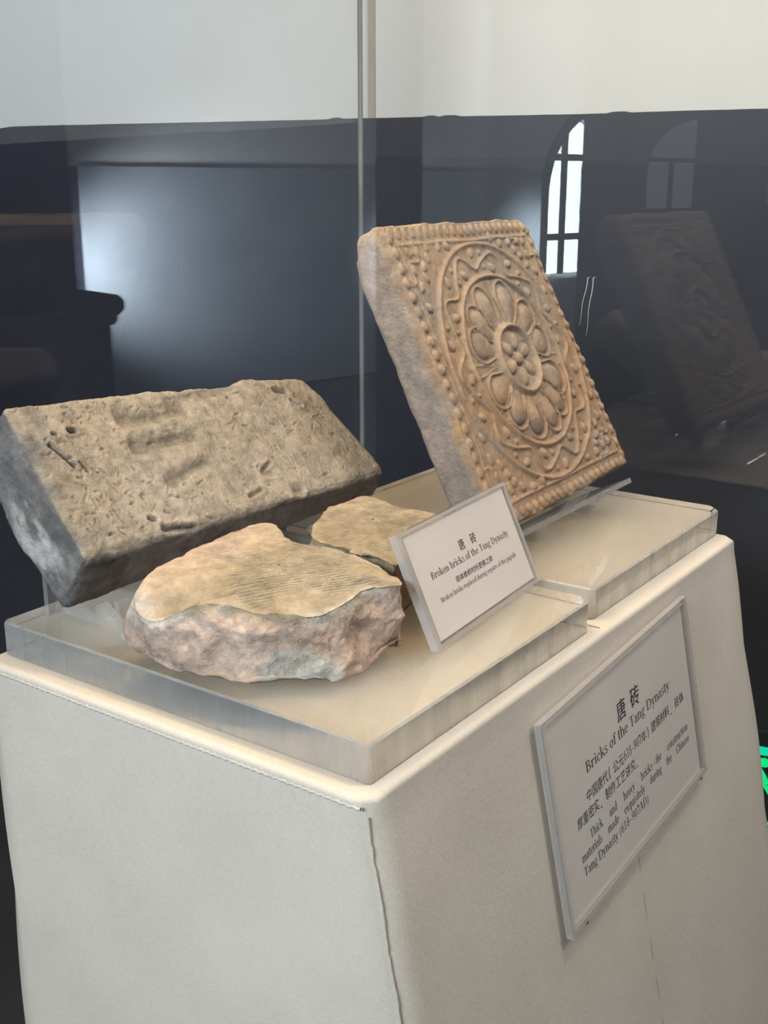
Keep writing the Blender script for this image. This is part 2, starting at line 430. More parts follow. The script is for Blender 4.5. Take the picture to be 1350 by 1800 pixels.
prism('figure', [(-0.004, 0.437), (0.016, 0.440), (0.026, 0.436), (0.034, 0.424), (0.042, 0.408), (0.033, 0.404), (0.022, 0.416), (0.014, 0.410), (0.008, 0.414), (-0.004, 0.410)], 0.012, 0.0135, M_green, sx)
prism('figure', [(0.006, 0.405), (0.012, 0.404), (0.026, 0.384), (0.027, 0.377), (0.022, 0.373), (0.015, 0.374), (0.004, 0.392)], 0.012, 0.0135, M_green2, sx)
prism('figure', [(0.030, 0.405), (0.040, 0.404), (0.052, 0.388), (0.064, 0.387), (0.064, 0.379), (0.047, 0.379)], 0.012, 0.0135, M_green, sx)
prism('arrow', [(0.12, 0.400), (0.20, 0.400), (0.20, 0.385), (0.24, 0.407), (0.20, 0.429), (0.20, 0.414), (0.12, 0.414)], 0.012, 0.0135, M_green, sx)

# ------------------------------------------------------------------ fabric covered pedestal
ped = thing('pedestal', (-0.19, 0.34, 0), 'cream fabric covered pedestal carrying the bricks, its label side sloping outwards', 'pedestal')
KX, KY = 0.182, 0.085
X0, X1, Y0, Y1 = -0.387, 0.012, -0.018, 0.687
def ring(z, inset, rad=0.012, n=8):
    d = max(0.0, 1.0 - z - 0.01)
    x0, x1, y0, y1 = X0 + inset, X1 + KX * d - inset, Y0 + inset, Y1 + KY * d - inset
    r = []
    for cx, cy, t0 in ((x1 - rad, y0 + rad, -90), (x1 - rad, y1 - rad, 0), (x0 + rad, y1 - rad, 90), (x0 + rad, y0 + rad, 180)):
        for k in range(n + 1):
            t = math.radians(t0 + 90 * k / n); r.append((cx + rad * math.cos(t), cy + rad * math.sin(t), z))
    # resample the straight runs so that the cloth can be slack
    R = []
    for i in range(len(r)):
        p, q = np.array(r[i]), np.array(r[(i + 1) % len(r)])
        m_ = max(1, int(np.linalg.norm(q - p) / 0.02))
        for k in range(m_): R.append(tuple(p + (q - p) * k / m_))
    return R
base = ring(1.0, 0.005); N = len(base)
rings = []
for t in np.linspace(0, math.pi / 2, 7):
    rings.append((1.0 - 0.005 * (1 - math.cos(t)), 0.005 * (1 - math.sin(t))))
for z in list(np.linspace(0.985, 0.55, 40)) + [0.4, 0.25, 0.1, 0.001]:
    rings.append((z, 0.0))
V = []; F = []
for z, ins in rings:
    rr = ring(z, ins)
    # same sample count on each ring by arc-length mapping
    rr = np.array(rr); L_ = np.r_[0, np.cumsum(np.linalg.norm(np.diff(np.vstack([rr, rr[:1]]), axis=0), axis=1))]
    u = np.linspace(0, 1, N, endpoint=False) * L_[-1]; cl = np.vstack([rr, rr[:1]])
    V += [tuple(np.array([np.interp(s, L_, cl[:, k]) for k in range(3)])) for s in u]
V = np.array(V)
nr = len(rings)
for i in range(nr - 1):
    for j in range(N):
        F.append((i * N + j, (i + 1) * N + j, (i + 1) * N + (j + 1) % N, i * N + (j + 1) % N))
dsl = sstep(0.0, 0.06, 1.0 - V[:, 2])
wob = fbm(V * np.array([1, 1, 0.5]), 7.0, 3, 5) * 0.0016 * dsl
cen = np.array([-0.19, 0.35, 0])
dirx = np.where(np.abs(V[:, 0] - (X0 + X1) / 2) / 0.2 > np.abs(V[:, 1] - 0.35) / 0.365, np.sign(V[:, 0] + 0.19), 0)
diry = np.where(dirx == 0, np.sign(V[:, 1] - 0.35), 0)
V[:, 0] += dirx * wob; V[:, 1] += diry * wob
cover_v = [tuple(v) for v in V]
F.append(tuple(range(N)))
cover = mesh_obj('fabric_cover', cover_v, F, M_fabric, ped, True)
cover.data.polygons[len(cover.data.polygons) - 1].use_smooth = False
def tube(name, pts, r, m, parent, n=6):
    pts = [np.array(p, float) for p in pts]; V = []; F = []
    for i, p in enumerate(pts):
        t = pts[min(i + 1, len(pts) - 1)] - pts[max(i - 1, 0)]; t /= np.linalg.norm(t) + 1e-12
        a = np.cross(t, [0.31, 0.2, 0.93]); a /= np.linalg.norm(a); b = np.cross(t, a)
        for k in range(n):
            th = 2 * math.pi * k / n; V.append(p + r * (math.cos(th) * a + math.sin(th) * b))
        if i:
            for k in range(n): F.append(((i - 1) * n + k, (i - 1) * n + (k + 1) % n, i * n + (k + 1) % n, i * n + k))
    return mesh_obj(name, V, F, m, parent, True)
rs = random.Random(3)
# stitched seam along the top front edge
tube('top_seam', [(x, Y0 + 0.0002 + 0.0004 * rs.random(), 0.9925 + 0.0012 * (k % 2)) for k, x in enumerate(np.arange(X0 + 0.012, X1 - 0.006, 0.0032))], 0.0012, M_seamth, ped)
# piped seam down the near corner
cs = []
for z in np.linspace(0.987, 0.55, 120):
    d = max(0, 0.99 - z); cs.append((X1 + KX * d - 0.0045 + 0.0012 * math.sin(z * 90) * rs.random(), Y0 + 0.0034, z))
tube('corner_seam', cs, 0.0010, M_seamth, ped)
# joint between the two panels of the label side
cs = []
for z in np.linspace(0.998, 0.5, 110):
    d = max(0, 0.99 - z); dy = 0.343 + 0.055 * (1.0 - z); xx = X1 + KX * d - (0.006 if z > 0.995 else 0.0012) + 0.0004 * math.sin(z * 140)
    cs.append((xx, dy + 0.001 * math.sin(z * 33), z))
tube('side_seam', cs, 0.0013, M_crease, ped)
tube('side_seam', [(x, 0.343, 1.0003) for x in np.linspace(-0.02, X1 - 0.008, 8)], 0.0009, M_crease, ped)

# ------------------------------------------------------------------ acrylic risers
def riser(x0, x1, y0, y1, cuts, label):
    """thick clear block with cut corners; cuts = (near, right-back, left-back, left-front)"""
    c = cuts
    pl = []
    for (x, y), (dx, dy), k in (((x1, y0), (-1, 1), c[0]), ((x1, y1), (-1, -1), c[1]), ((x0, y1), (1, -1), c[2]), ((x0, y0), (1, 1), c[3])):
        a = (x + dx * k, y); b = (x, y + dy * k)
        pl += [a, b] if (x, y) in ((x1, y0), (x0, y1)) else [b, a]
    bm = bmesh.new()
    lo = [bm.verts.new((x, y, 1.0006)) for x, y in pl]; hi = [bm.verts.new((x, y, ZT)) for x, y in pl]
    n = len(pl)
    bm.faces.new(hi)
    for i in range(n): bm.faces.new([lo[i], lo[(i + 1) % n], hi[(i + 1) % n], hi[i]])
    bmesh.ops.recalc_face_normals(bm, faces=bm.faces)
    ed = [e for e in bm.edges if abs(e.verts[0].co.z - e.verts[1].co.z) < 1e-6 and e.verts[0].co.z > 1.01]
    bmesh.ops.bevel(bm, geom=ed, offset=0.0016, segments=1, affect='EDGES')
    o = bm_obj('acrylic_riser', bm, M_acrside)
    o.data.materials.append(M_acrtop); o.data.materials.append(M_acrback); o.data.materials.append(M_acryl)
    for f in o.data.polygons:
        if f.normal.z < -0.95: f.material_index = 1
        elif f.normal.z > 0.95: f.material_index = 3
        elif f.normal.x < -0.3 or f.normal.y > 0.3: f.material_index = 2
    V = [(x, y, 1.0004) for x, y in pl] + [(x, y, 1.0012) for x, y in pl]; n = len(pl)
    V = [(x + (0.001 if x < -0.2 else -0.001), y + (0.001 if abs(y - y0) < abs(y - y1) else -0.001), z) for x, y, z in V]
    pd = mesh_obj('brightening_sheet', V, [tuple(range(n))[::-1], tuple(range(n, 2 * n))] + [(i, (i + 1) % n, n + (i + 1) % n, n + i) for i in range(n)], M_cream, o)  # added sheet, paler than the cloth beneath to brighten the riser
    return tag(o, label, 'riser', 'thick acrylic risers on the pedestal')
riser(-0.381, 0.0, 0.0, 0.335, (0.002, 0.010, 0.008, 0.004), 'thick clear acrylic block at the front under the broken bricks')
riser(-0.378, -0.009, 0.356, 0.690, (0.004, 0.013, 0.010, 0.010), 'thick clear acrylic block at the back under the carved tile')

# ------------------------------------------------------------------ carved flower tile
TL, TR, BR, BL = [np.array(v) for v in ((-0.2770, 0.3980, 1.3440), (-0.2915, 0.7190, 1.3425), (-0.1400, 0.7300, 1.0545), (-0.1305, 0.3975, 1.0500))]
TL, TR, BR, BL = [CAM + (v - CAM) * 0.965 for v in (TL, TR, BR, BL)]
tn = np.cross(BR - BL, TL - BL); tn /= np.linalg.norm(tn)
if tn[0] < 0: tn = -tn
TW = 0.3156; TT = 0.0483
clay = surface('fired_clay', (0.74, 0.74, 0.74), (1.14, 1.13, 1.11), 60.0, 0.92, 0.55, 300.0, 0.0015, 0.15, detail=12.0, attr='clay')
clay_rough = surface('rough_clay', (0.66, 0.66, 0.66), (1.18, 1.16, 1.13), 60.0, 0.95, 0.9, 260.0, 0.0026, 0.12, detail=12.0, attr='clay')
tile = thing('carved_tile', tuple((BL + BR) / 2), 'square ochre tile carved with a lotus flower, leaning on a clear stand', 'tile')
NG = 400
uu, vv = np.meshgrid(np.linspace(0, 1, NG + 1), np.linspace(0, 1, NG + 1), indexing='ij')
U = uu.ravel(); Vv = vv.ravel()
g3 = np.stack([U, Vv, np.zeros_like(U)], -1)
# hand-made wobble of the drawing
wu = U + 0.006 * fbm(g3, 6.0, 2, 21); wv_ = Vv + 0.006 * fbm(g3, 6.0, 2, 37)
cx_, cy_ = 0.512, 0.492
dx, dy = wu - cx_, wv_ - cy_
rr = np.hypot(dx, dy); th = np.arctan2(dy, dx)
H = np.zeros_like(U)
def rid(d, w_): return np.exp(-(d / w_) ** 2)
inframe = (wu > 0.052) & (wu < 0.948) & (wv_ > 0.060) & (wv_ < 0.932)
# frame lines (double)
lu0 = rid(wu - 0.060, 0.0055) + 0.7 * rid(wu - 0.078, 0.004); lu1 = rid(wu - 0.940, 0.0055)
lv0 = rid(wv_ - 0.066, 0.0065); lv1 = rid(wv_ - 0.924, 0.0065)
inu = sstep(0.045, 0.06, wu) * sstep(0.045, 0.06, 1 - wu); inv_ = sstep(0.05, 0.065, wv_) * sstep(0.055, 0.07, 1 - wv_)
frame_r = np.maximum(np.maximum(lu0, lu1) * inv_, np.maximum(lv0, lv1) * inu)
H = np.maximum(H, 0.0030 * frame_r)
def bump(cu, cv, ru, rv, a, ang=0.0):
    global H
    c, s = math.cos(ang), math.sin(ang)
    x = (wu - cu) * c + (wv_ - cv) * s; y = -(wu - cu) * s + (wv_ - cv) * c
    q = 1 - (x / ru) ** 2 - (y / rv) ** 2
    H = np.where(q > 0, np.maximum(H, a * np.sqrt(np.clip(q, 0, 1))), H)
    e = np.sqrt(np.clip((x / ru) ** 2 + (y / rv) ** 2, 0, 9))
    H = H - 0.0008 * np.exp(-((e - 1.2) / 0.2) ** 2)
rg = np.random.RandomState(11)
for k in range(20):
    t = 0.05 + k * 0.0472
    bump(0.029 + 0.003 * rg.randn(), t, 0.0165, 0.019, 0.0046)
    bump(0.970 + 0.002 * rg.randn(), t, 0.0150, 0.018, 0.0040)
for k in range(22):
    t = 0.04 + k * 0.0435
    bump(t, 0.961, 0.0165, 0.020, 0.0036); bump(t, 0.026, 0.0150, 0.018, 0.0042)
# rings
out_r = rid(rr - 0.424 - 0.006 * np.sin(2 * th + 0.8), 0.0090); in_r = rid(rr - 0.306 - 0.004 * np.sin(3 * th), 0.0105)
H = np.maximum(H, 0.0042 * out_r * inframe); H = np.maximum(H, 0.0050 * in_r)
# waving vine between the rings, with buds in its bays
nwave = 10
tw = th * nwave + 0.8
tri = np.sin(tw + 0.45 * np.sin(tw))
vine = rid(rr - (0.364 + 0.031 * tri), 0.0075)
H = np.maximum(H, 0.0036 * vine)
for k in range(nwave):
    for sgn, rad in ((1, 0.338), (-1, 0.390)):
        a = (math.pi / 2 * sgn - 0.8 + 2 * math.pi * k) / nwave
        bump(cx_ + rad * math.cos(a), cy_ + rad * math.sin(a), 0.021, 0.0155, 0.0046, a + 0.8 * sgn)
        a2 = a + 0.16 * sgn
        bump(cx_ + rad * math.cos(a2), cy_ + rad * math.sin(a2), 0.011, 0.010, 0.0032, a2)
# scrolls and buds in the four corners
for su in (0, 1):
    for sv in (0, 1):
        fu = wu if su == 0 else 1 - wu; fv = wv_ if sv == 0 else 1 - wv_
        d_ = fu + fv
        msk = sstep(0.436, 0.452, rr) * inframe
        along = fu - fv
        curl = rid((d_ - 0.245 - 0.028 * np.sin(along * 44 + su * 2 + sv)) * 0.7, 0.0075) * msk
        H = np.maximum(H, 0.0034 * curl)
        curl2 = rid((along - 0.02 * np.sin(d_ * 60)), 0.006) * msk * (d_ < 0.24) * (d_ > 0.15)
        H = np.maximum(H, 0.0028 * curl2)
        for (bu, bv) in ((0.100, 0.105), (0.150, 0.100), (0.100, 0.155), (0.215, 0.098), (0.098, 0.215), (0.165, 0.150), (0.145, 0.185), (0.290, 0.092), (0.090, 0.290), (0.195, 0.125), (0.345, 0.082)):
            U_ = bu if su == 0 else 1 - bu; V_ = bv if sv == 0 else 1 - bv
            if math.hypot(U_ - cx_, V_ - cy_) > 0.442:
                bump(U_ + 0.005 * rg.randn(), V_ + 0.005 * rg.randn(), 0.020, 0.0145, 0.0046, rg.uniform(0, 3))
# medallion ground is a little sunk
H = H - 0.0022 * sstep(0.300, 0.288, rr) * sstep(0.118, 0.130, rr)
PET = [112, 72, 40, 11, -26, -50, -74, -104, -130, -156, 160, 137]
LEN = [0.272, 0.275, 0.268, 0.255, 0.270, 0.275, 0.272, 0.274, 0.270, 0.265, 0.268, 0.272]
pet_id = np.full(U.shape, -1)
for k, (a, x1_) in enumerate(zip(PET, LEN)):
    a = math.radians(a); x = dx * math.cos(a) + dy * math.sin(a); y = -dx * math.sin(a) + dy * math.cos(a)
    x0_ = 0.125; s = (x - x0_) / (x1_ - x0_)
    wmax = 0.047 + 0.003 * math.sin(k * 2.1)
    wd = np.where(s < 0.62, 0.020 + (wmax - 0.020) * sstep(-0.05, 0.64, s), wmax * np.sqrt(np.clip(1 - ((s - 0.62) / 0.38) ** 2, 0, 1)))
    e = np.abs(y) / np.maximum(wd, 1e-4)
    tip = np.hypot(np.maximum(s - 0.62, 0) / 0.38, y / wmax)
    e = np.where(s > 0.62, tip, e)
    ok = (s > 0) & (s < 1.35)
    lobe = 0.0090 * np.sqrt(np.clip(1 - e ** 2, 0, 1)) * (0.35 + 0.65 * sstep(0.0, 0.7, s))
    H = np.where(ok & (e < 1), np.maximum(H, lobe - 0.0022), H)
    H = np.where(ok, np.maximum(H, 0.0036 * rid(e - 1.27, 0.13) * sstep(0.0, 0.15, s)), H)
    H = np.where(ok, H - 0.0012 * rid(e - 1.04, 0.07), H)
    pet_id = np.where(ok & (e < 1.10) & (pet_id < 0), k, pet_id)
for a in (92, 56, -8, -178, -38, -62, -90, -117, -143, 148, 25):
    a = math.radians(a); x = dx * math.cos(a) + dy * math.sin(a); y = -dx * math.sin(a) + dy * math.cos(a)
    wd = 0.004 + 0.016 * sstep(0.15, 0.27, x)
    e = np.abs(y) / wd
    H = np.where((x > 0.135) & (x < 0.285) & (pet_id < 0), np.maximum(H, 0.0022 * rid(e - 1.0, 0.3) - 0.0006), H)
# seed disc
H = np.maximum(H, 0.0068 * rid(rr - 0.119, 0.0115)); H = np.where(rr < 0.112, np.maximum(H, 0.0008), H)
for k in range(6):
    a = math.radians(20 + 60 * k)
    bump(cx_ + 0.064 * math.cos(a), cy_ + 0.064 * math.sin(a), 0.034, 0.023, 0.0056, a)
bump(cx_, cy_, 0.024, 0.024, 0.0065)
# wear, edges
wear = 0.80 + 0.35 * fbm(g3, 3.0, 3, 55)
wear = wear * (1 - 0.45 * rid(np.hypot(U - 0.10, Vv - 0.16), 0.16)) * (1 - 0.5 * rid(np.hypot(U - 0.22, Vv - 0.97), 0.14))
H = H * wear + 0.0012 * fbm(g3, 9.0, 4, 61) + 0.0006 * fbm(g3, 60.0, 2, 67)
edge = np.minimum(np.minimum(U, 1 - U), np.minimum(Vv, 1 - Vv))
jag = 0.012 + 0.010 * fbm(g3, 14.0, 3, 71)
H = H - 0.010 * (1 - sstep(0.0, 1.0, edge / np.maximum(jag, 0.004))) ** 2
cut = (U - 1.0) + (Vv - 1.0) + 0.055
H = H - 0.05 * np.maximum(cut, 0)
cut2 = 0.045 - (U + Vv)
H = H - 0.12 * np.maximum(cut2 + 0.012 * fbm(g3, 30, 2, 5), 0)
Pg = (1 - U)[:, None] * ((1 - Vv)[:, None] * BL + Vv[:, None] * TL) + U[:, None] * ((1 - Vv)[:, None] * BR + Vv[:, None] * TR)
eu = (BR - BL) / TW; ev = (TL - BL) / TW
# jagged outline in the plane of the face
jit = fbm(g3, 22.0, 3, 91) * 0.0022
side = 1 - sstep(0.0, 0.03, edge)
Pg = Pg + ((np.where(U > 0.5, 1, -1) * (np.minimum(U, 1 - U) < 0.03))[:, None] * eu + (np.where(Vv > 0.5, 1, -1) * (np.minimum(Vv, 1 - Vv) < 0.03))[:, None] * ev) * (jit * side)[:, None]
rc = np.maximum(cut, 0) * 0.16
Pg = Pg - rc[:, None] * (eu + ev)
TV = Pg + 0.9 * H[:, None] * tn
ii, jj = np.meshgrid(np.arange(NG), np.arange(NG), indexing='ij'); a_ = ii * (NG + 1) + jj
TF = np.stack([a_, a_ + NG + 1, a_ + NG + 2, a_ + 1], -1).reshape(-1, 4)
TN = vnormals(TV, TF)
if (TN @ tn).mean() < 0:
    TF = TF[:, ::-1]; TN = -TN
# colour: ochre clay, darker stains on the petal tips, paler worn top left
och = np.array([0.295, 0.200, 0.130]); tan = np.array([0.315, 0.242, 0.176]); drk = np.array([0.17, 0.135, 0.115]); orange = np.array([0.325, 0.200, 0.108])
t1 = sstep(-0.5, 0.5, fbm(g3, 4.0, 4, 101) + 0.9 * (Vv - 0.55))
TC = lerp(och, tan, t1[:, None])
TC = lerp(TC, orange, (0.6 * sstep(0.1, 0.6, fbm(g3, 6.0, 3, 117)) * sstep(0.9, 0.1, Vv))[:, None])
TC = lerp(TC, orange * 1.05, (0.55 * sstep(0.07, 0.0, U) * sstep(-0.2, 0.4, fbm(g3, 9, 3, 7)))[:, None])
stain = np.where(pet_id >= 0, sstep(0.17, 0.25, rr) * sstep(0.0, 0.5, 0.35 + fbm(g3, 8.0, 3, 131)), 0)
low = sstep(0.75, 0.35, Vv)
TC = lerp(TC, drk, (0.75 * stain * (0.35 + 0.65 * low))[:, None])
TC = lerp(TC, np.array([0.26, 0.22, 0.19]), (0.5 * sstep(0.15, 0.55, fbm(g3, 7.0, 4, 141)))[:, None])
reg = np.full(U.shape, 5)                                       # medallion ground
reg[rr > 0.288] = 4; reg[rr > 0.328] = 3; reg[rr > 0.438] = 2   # ring, vine band, corner field
reg[~inframe] = 1
reg[(rr < 0.137)] = 6
pm = (pet_id >= 0) & (rr < 0.300) & (rr >= 0.137); reg[pm] = 10 + pet_id[pm]
fr = reg[TF[:, 0]]
def sub(name, mask, parent, label=None):
    f = TF[mask]; ids, inv2 = np.unique(f, return_inverse=True)
    o = mesh_obj(name, TV[ids], inv2.reshape(-1, 4), clay, parent, True)
    set_colours(o, TC[ids])
    o.data.normals_split_custom_set_from_vertices([tuple(n) for n in TN[ids]])
    if label: o['label'] = label
    return o
sub('beaded_border', fr == 1, tile, 'row of raised beads along the tile edge')
sub('corner_scrolls', fr == 2, tile, 'curling vine and buds in the tile corners')
sub('vine_band', fr == 3, tile, 'waving vine between two raised rings')
sub('inner_ring', fr == 4, tile, 'raised ring around the flower')
med = sub('flower_ground', fr == 5, tile, 'sunken round ground behind the petals')
sub('seed_disc', fr == 6, med, 'round flower centre with raised seeds')
for k in range(len(PET)): sub('petal', fr == 10 + k, med)
# body of the tile
cf = lambda p, d: p - tn * d
cor = [[[cf(BL, TT), cf(BL, 0.004)], [cf(TL, TT), cf(TL, 0.004)]], [[cf(BR, TT), cf(BR, 0.004)], [cf(TR, TT), cf(TR, 0.004)]]]
p, q = unit_box(150, 150, 24)
h = np.array([TW / 2, TW / 2, TT / 2])
bw = p * h
rad = 0.006 + 0.010 * sstep(0.2, -0.9, p[:, 2]) * (0.6 + 0.5 * fbm(bw, 20, 2, 3))
rad = rad + 0.016 * sstep(0.0, -0.9, p[:, 2]) * sstep(0.75, 1.0, p[:, 1])
p2 = rounded(p, h, np.clip(rad, 0.003, 0.0242))
bv = trilin(p2, cor)
bn = vnormals(bv, q)
if ((bv - bv.mean(0)) * bn).sum() < 0: q = q[:, ::-1]; bn = -bn
damp = 1 - 0.9 * sstep(0.80, 1.0, p[:, 2])
bv = bv + bn * ((0.0036 * fbm(bw, 14, 4, 9) + 0.0016 * fbm(bw, 60, 3, 19) - 0.0008) * damp)[:, None]
bc = lerp(np.array([0.30, 0.255, 0.22]), np.array([0.36, 0.29, 0.235]), sstep(-0.4, 0.4, fbm(bw, 10, 4, 29))[:, None])
bc = lerp(bc, np.array([0.15, 0.145, 0.145]), (0.9 * sstep(0.0, 0.32, fbm(bw, 16, 4, 39)))[:, None])
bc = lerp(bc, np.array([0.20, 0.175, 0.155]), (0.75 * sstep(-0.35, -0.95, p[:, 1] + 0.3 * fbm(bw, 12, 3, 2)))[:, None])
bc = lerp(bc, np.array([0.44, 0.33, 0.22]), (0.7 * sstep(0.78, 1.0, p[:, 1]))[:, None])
bc = lerp(bc, och, (0.8 * sstep(0.72, 0.98, p[:, 2] + 0.35 * fbm(bw, 30, 3, 49)))[:, None])
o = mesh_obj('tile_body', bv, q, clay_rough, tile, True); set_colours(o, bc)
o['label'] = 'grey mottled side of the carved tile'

# ------------------------------------------------------------------ stands bent from clear sheet
def bent(name, prof, y0, y1, t, m, parent):
    """sheet of thickness t following an XZ profile, extruded along Y"""
    pr = np.array(prof, float); n = len(pr); L_, R_ = [], []
    for i in range(n):
        d0 = pr[i] - pr[max(i - 1, 0)]; d1 = pr[min(i + 1, n - 1)] - pr[i]
        d = d0 / (np.linalg.norm(d0) + 1e-9) + d1 / (np.linalg.norm(d1) + 1e-9); d /= np.linalg.norm(d) + 1e-9
        nn = np.array([-d[1], d[0]]); 
        dd = d1 if np.linalg.norm(d1) > 0 else d0
        k = 1 / max(0.45, abs(np.dot(nn, np.array([-dd[1], dd[0]]) / np.linalg.norm(dd))))
        L_.append(pr[i] + nn * t / 2 * k); R_.append(pr[i] - nn * t / 2 * k)
    V = []; F = []
    for i in range(n):
        L_[i][1] = max(L_[i][1], ZT + 0.0004); R_[i][1] = max(R_[i][1], ZT + 0.0004)
        V += [(L_[i][0], y0, L_[i][1]), (R_[i][0], y0, R_[i][1]), (R_[i][0], y1, R_[i][1]), (L_[i][0], y1, L_[i][1])]
        if i:
            k = 4 * i
            for j in range(4): F.append((k - 4 + j, k - 4 + (j + 1) % 4, k + (j + 1) % 4, k + j))
    F += [(0, 1, 2, 3), (4 * n - 1, 4 * n - 2, 4 * n - 3, 4 * n - 4)]
    return mesh_obj(name, V, F, m, parent)
es = thing('tile_stand', (-0.17, 0.56, ZT), 'clear acrylic stand holding up the carved flower tile', 'stand')
n2 = np.array([tn[0], tn[2]]); u2 = np.array([TL[0] - BL[0], TL[2] - BL[2]]); u2 /= np.linalg.norm(u2)
b2 = (np.array([BL[0], BL[2]]) + np.array([BR[0], BR[2]])) / 2
e0 = b2 - u2 * 0.0115
bent('lip', [e0 + n2 * 0.019, e0 - n2 * 0.044], 0.357, 0.629, 0.0055, M_acr2, es)
bent('back_rest', [e0 - n2 * 0.066 - u2 * 0.003, e0 - n2 * 0.066 + u2 * 0.20], 0.43, 0.60, 0.005, M_acr2, es)
for y in (0.46, 0.585):
    tip = e0 - n2 * 0.010 - u2 * 0.003
    bent('leg', [(tip[0], tip[1]), (tip[0] + 0.002, ZT + 0.0028), (tip[0] - 0.16, ZT + 0.0028)], y - 0.012, y + 0.012, 0.004, M_acr2, es)
bs = thing('brick_stand', (-0.31, 0.13, ZT), 'clear bent acrylic stand under the long grey brick', 'stand')
for y in (0.028, 0.30):
    bent('leg', [(-0.2945, 1.0520), (-0.264, 1.0315), (-0.269, 1.062)], y, y + 0.012, 0.0052, M_acr2, bs)
    bent('leg', [(-0.356, 1.031), (-0.356, 1.070), (-0.353, 1.080)], y, y + 0.012, 0.0052, M_acr2, bs)
    bent('foot', [(-0.262, 1.0328), (-0.358, 1.0328)], y + 0.013, y + 0.022, 0.005, M_acr2, bs)

# ------------------------------------------------------------------ long grey brick
A_, B_, C_, D_, D2, C2, A2, B2 = [np.array(v) for v in ((-0.3786, 0.0182, 1.21), (-0.3881, 0.4113, 1.1842), (-0.2764, 0.4116, 1.0901), (-0.2761, 0.0069, 1.1014), (-0.308, 0.0049, 1.0484), (-0.2986, 0.4218, 1.057), (-0.4134, 0.0119, 1.1507), (-0.4279, 0.4069, 1.1429))]
cor = [[[D2, D_], [A2, A_]], [[C2, C_], [B2, B_]]]
p, q = unit_box(380, 140, 40)
h = np.array([0.202, 0.072, 0.029]); bw = p * h
rad = 0.0085 + 0.004 * fbm(bw, 22, 3, 5)
rad = rad + 0.010 * sstep(0.6, 1.0, p[:, 0]) * sstep(0.5, 1.0, p[:, 1])
p2 = rounded(p, h, np.clip(rad, 0.003, 0.0285))
bv = trilin(p2, cor); bn = vnormals(bv, q)
if ((bv - bv.mean(0)) * bn).sum() < 0: q = q[:, ::-1]; bn = -bn
u_, v_ = (p2[:, 0] + 1) / 2, (p2[:, 1] + 1) / 2
top = sstep(0.55, 0.95, p[:, 2])
d = 0.0030 * fbm(bw, 11, 3, 15) + 0.0014 * fbm(bw, 55, 3, 25) + 0.0008 * fbm(bw, 160, 2, 27)
Lx, Ly = 0.404, 0.150
def dent(ua, va, ub, vb, wd, dep, rimk=0.3):
    global d
    ax, ay, bx_, by_ = ua * Lx, va * Ly, ub * Lx, vb * Ly
    rch = 4.5 * wd
    ix = np.nonzero((top > 0) & (u_ * Lx > min(ax, bx_) - rch) & (u_ * Lx < max(ax, bx_) + rch) & (v_ * Ly > min(ay, by_) - rch) & (v_ * Ly < max(ay, by_) + rch))[0]
    if len(ix) == 0: return
    px, py = u_[ix] * Lx, v_[ix] * Ly
    vx, vy = bx_ - ax, by_ - ay; L2 = vx * vx + vy * vy + 1e-12
    t = np.clip(((px - ax) * vx + (py - ay) * vy) / L2, 0, 1)
    ds = np.hypot(px - ax - t * vx, py - ay - t * vy)
    if wd > 0.0025: ds = ds * (1 + 0.5 * fbm(bw[ix], 60, 3, 77)) + 0.3 * wd * fbm(bw[ix], 140, 2, 78)
    d[ix] += top[ix] * dep * (-np.exp(-(ds / wd) ** 2) + rimk * np.exp(-((ds - 2.0 * wd) / wd) ** 2))
for a in ((0.29, 0.79, 0.48, 0.79, 0.0085, 0.0040), (0.28, 0.61, 0.45, 0.615, 0.008, 0.0042), (0.31, 0.33, 0.44, 0.41, 0.0050, 0.0036), (0.45, 0.90, 0.70, 0.97, 0.010, 0.004)):
    dent(*a)
dent(0.68, 0.57, 0.72, 0.50, 0.022, 0.0030, 0.1)
for a in ((0.125, 0.775, 0.140, 0.770, 0.0021, 0.0075), (0.078, 0.765, 0.085, 0.755, 0.0016, 0.0065), (0.058, 0.70, 0.090, 0.55, 0.0017, 0.0055), (0.105, 0.56, 0.115, 0.50, 0.0015, 0.004),
          (0.595, 0.25, 0.615, 0.235, 0.0045, 0.0035), (0.60, 0.27, 0.63, 0.30, 0.0018, 0.003), (0.65, 0.06, 0.665, 0.05, 0.004, 0.004), (0.22, 0.05, 0.30, 0.01, 0.003, 0.0045), (0.20, 0.135, 0.215, 0.12, 0.002, 0.004),
          (0.50, 0.10, 0.55, 0.13, 0.002, 0.003), (0.83, 0.86, 0.87, 0.84, 0.003, 0.004), (0.86, 0.75, 0.88, 0.70, 0.002, 0.004)):
    dent(*a)
rg = np.random.RandomState(8)
for k in range(330):                                   # straw-shaped voids
    cu, cv = rg.uniform(0.02, 0.98), rg.uniform(0.03, 0.97)
    if rg.rand() < 0.3: cu = 0.02 + 0.25 * rg.rand()
    an = rg.normal(-0.5, 0.7); ln = 0.0012 + 0.0040 * rg.rand() ** 2
    dent(cu - ln * math.cos(an) / Lx, cv - ln * math.sin(an) / Ly, cu + ln * math.cos(an) / Lx, cv + ln * math.sin(an) / Ly, rg.uniform(0.0006, 0.0011), rg.uniform(0.0006, 0.0022), 0.12)
endf = sstep(-0.6, -0.97, p[:, 0])
d = d + endf * (0.0030 * fbm(bw * np.array([1, 1, 2.0]), 35, 4, 81))
bv = bv + bn * d[:, None]
tanb = np.array([0.275, 0.237, 0.186]); tan2 = np.array([0.34, 0.295, 0.238]); gry = np.array([0.155, 0.15, 0.148]); wht = np.array([0.58, 0.56, 0.53]); prp = np.array([0.22, 0.19, 0.18])
bc = lerp(tanb, tan2, sstep(-0.4, 0.4, fbm(bw, 9, 4, 31))[:, None])
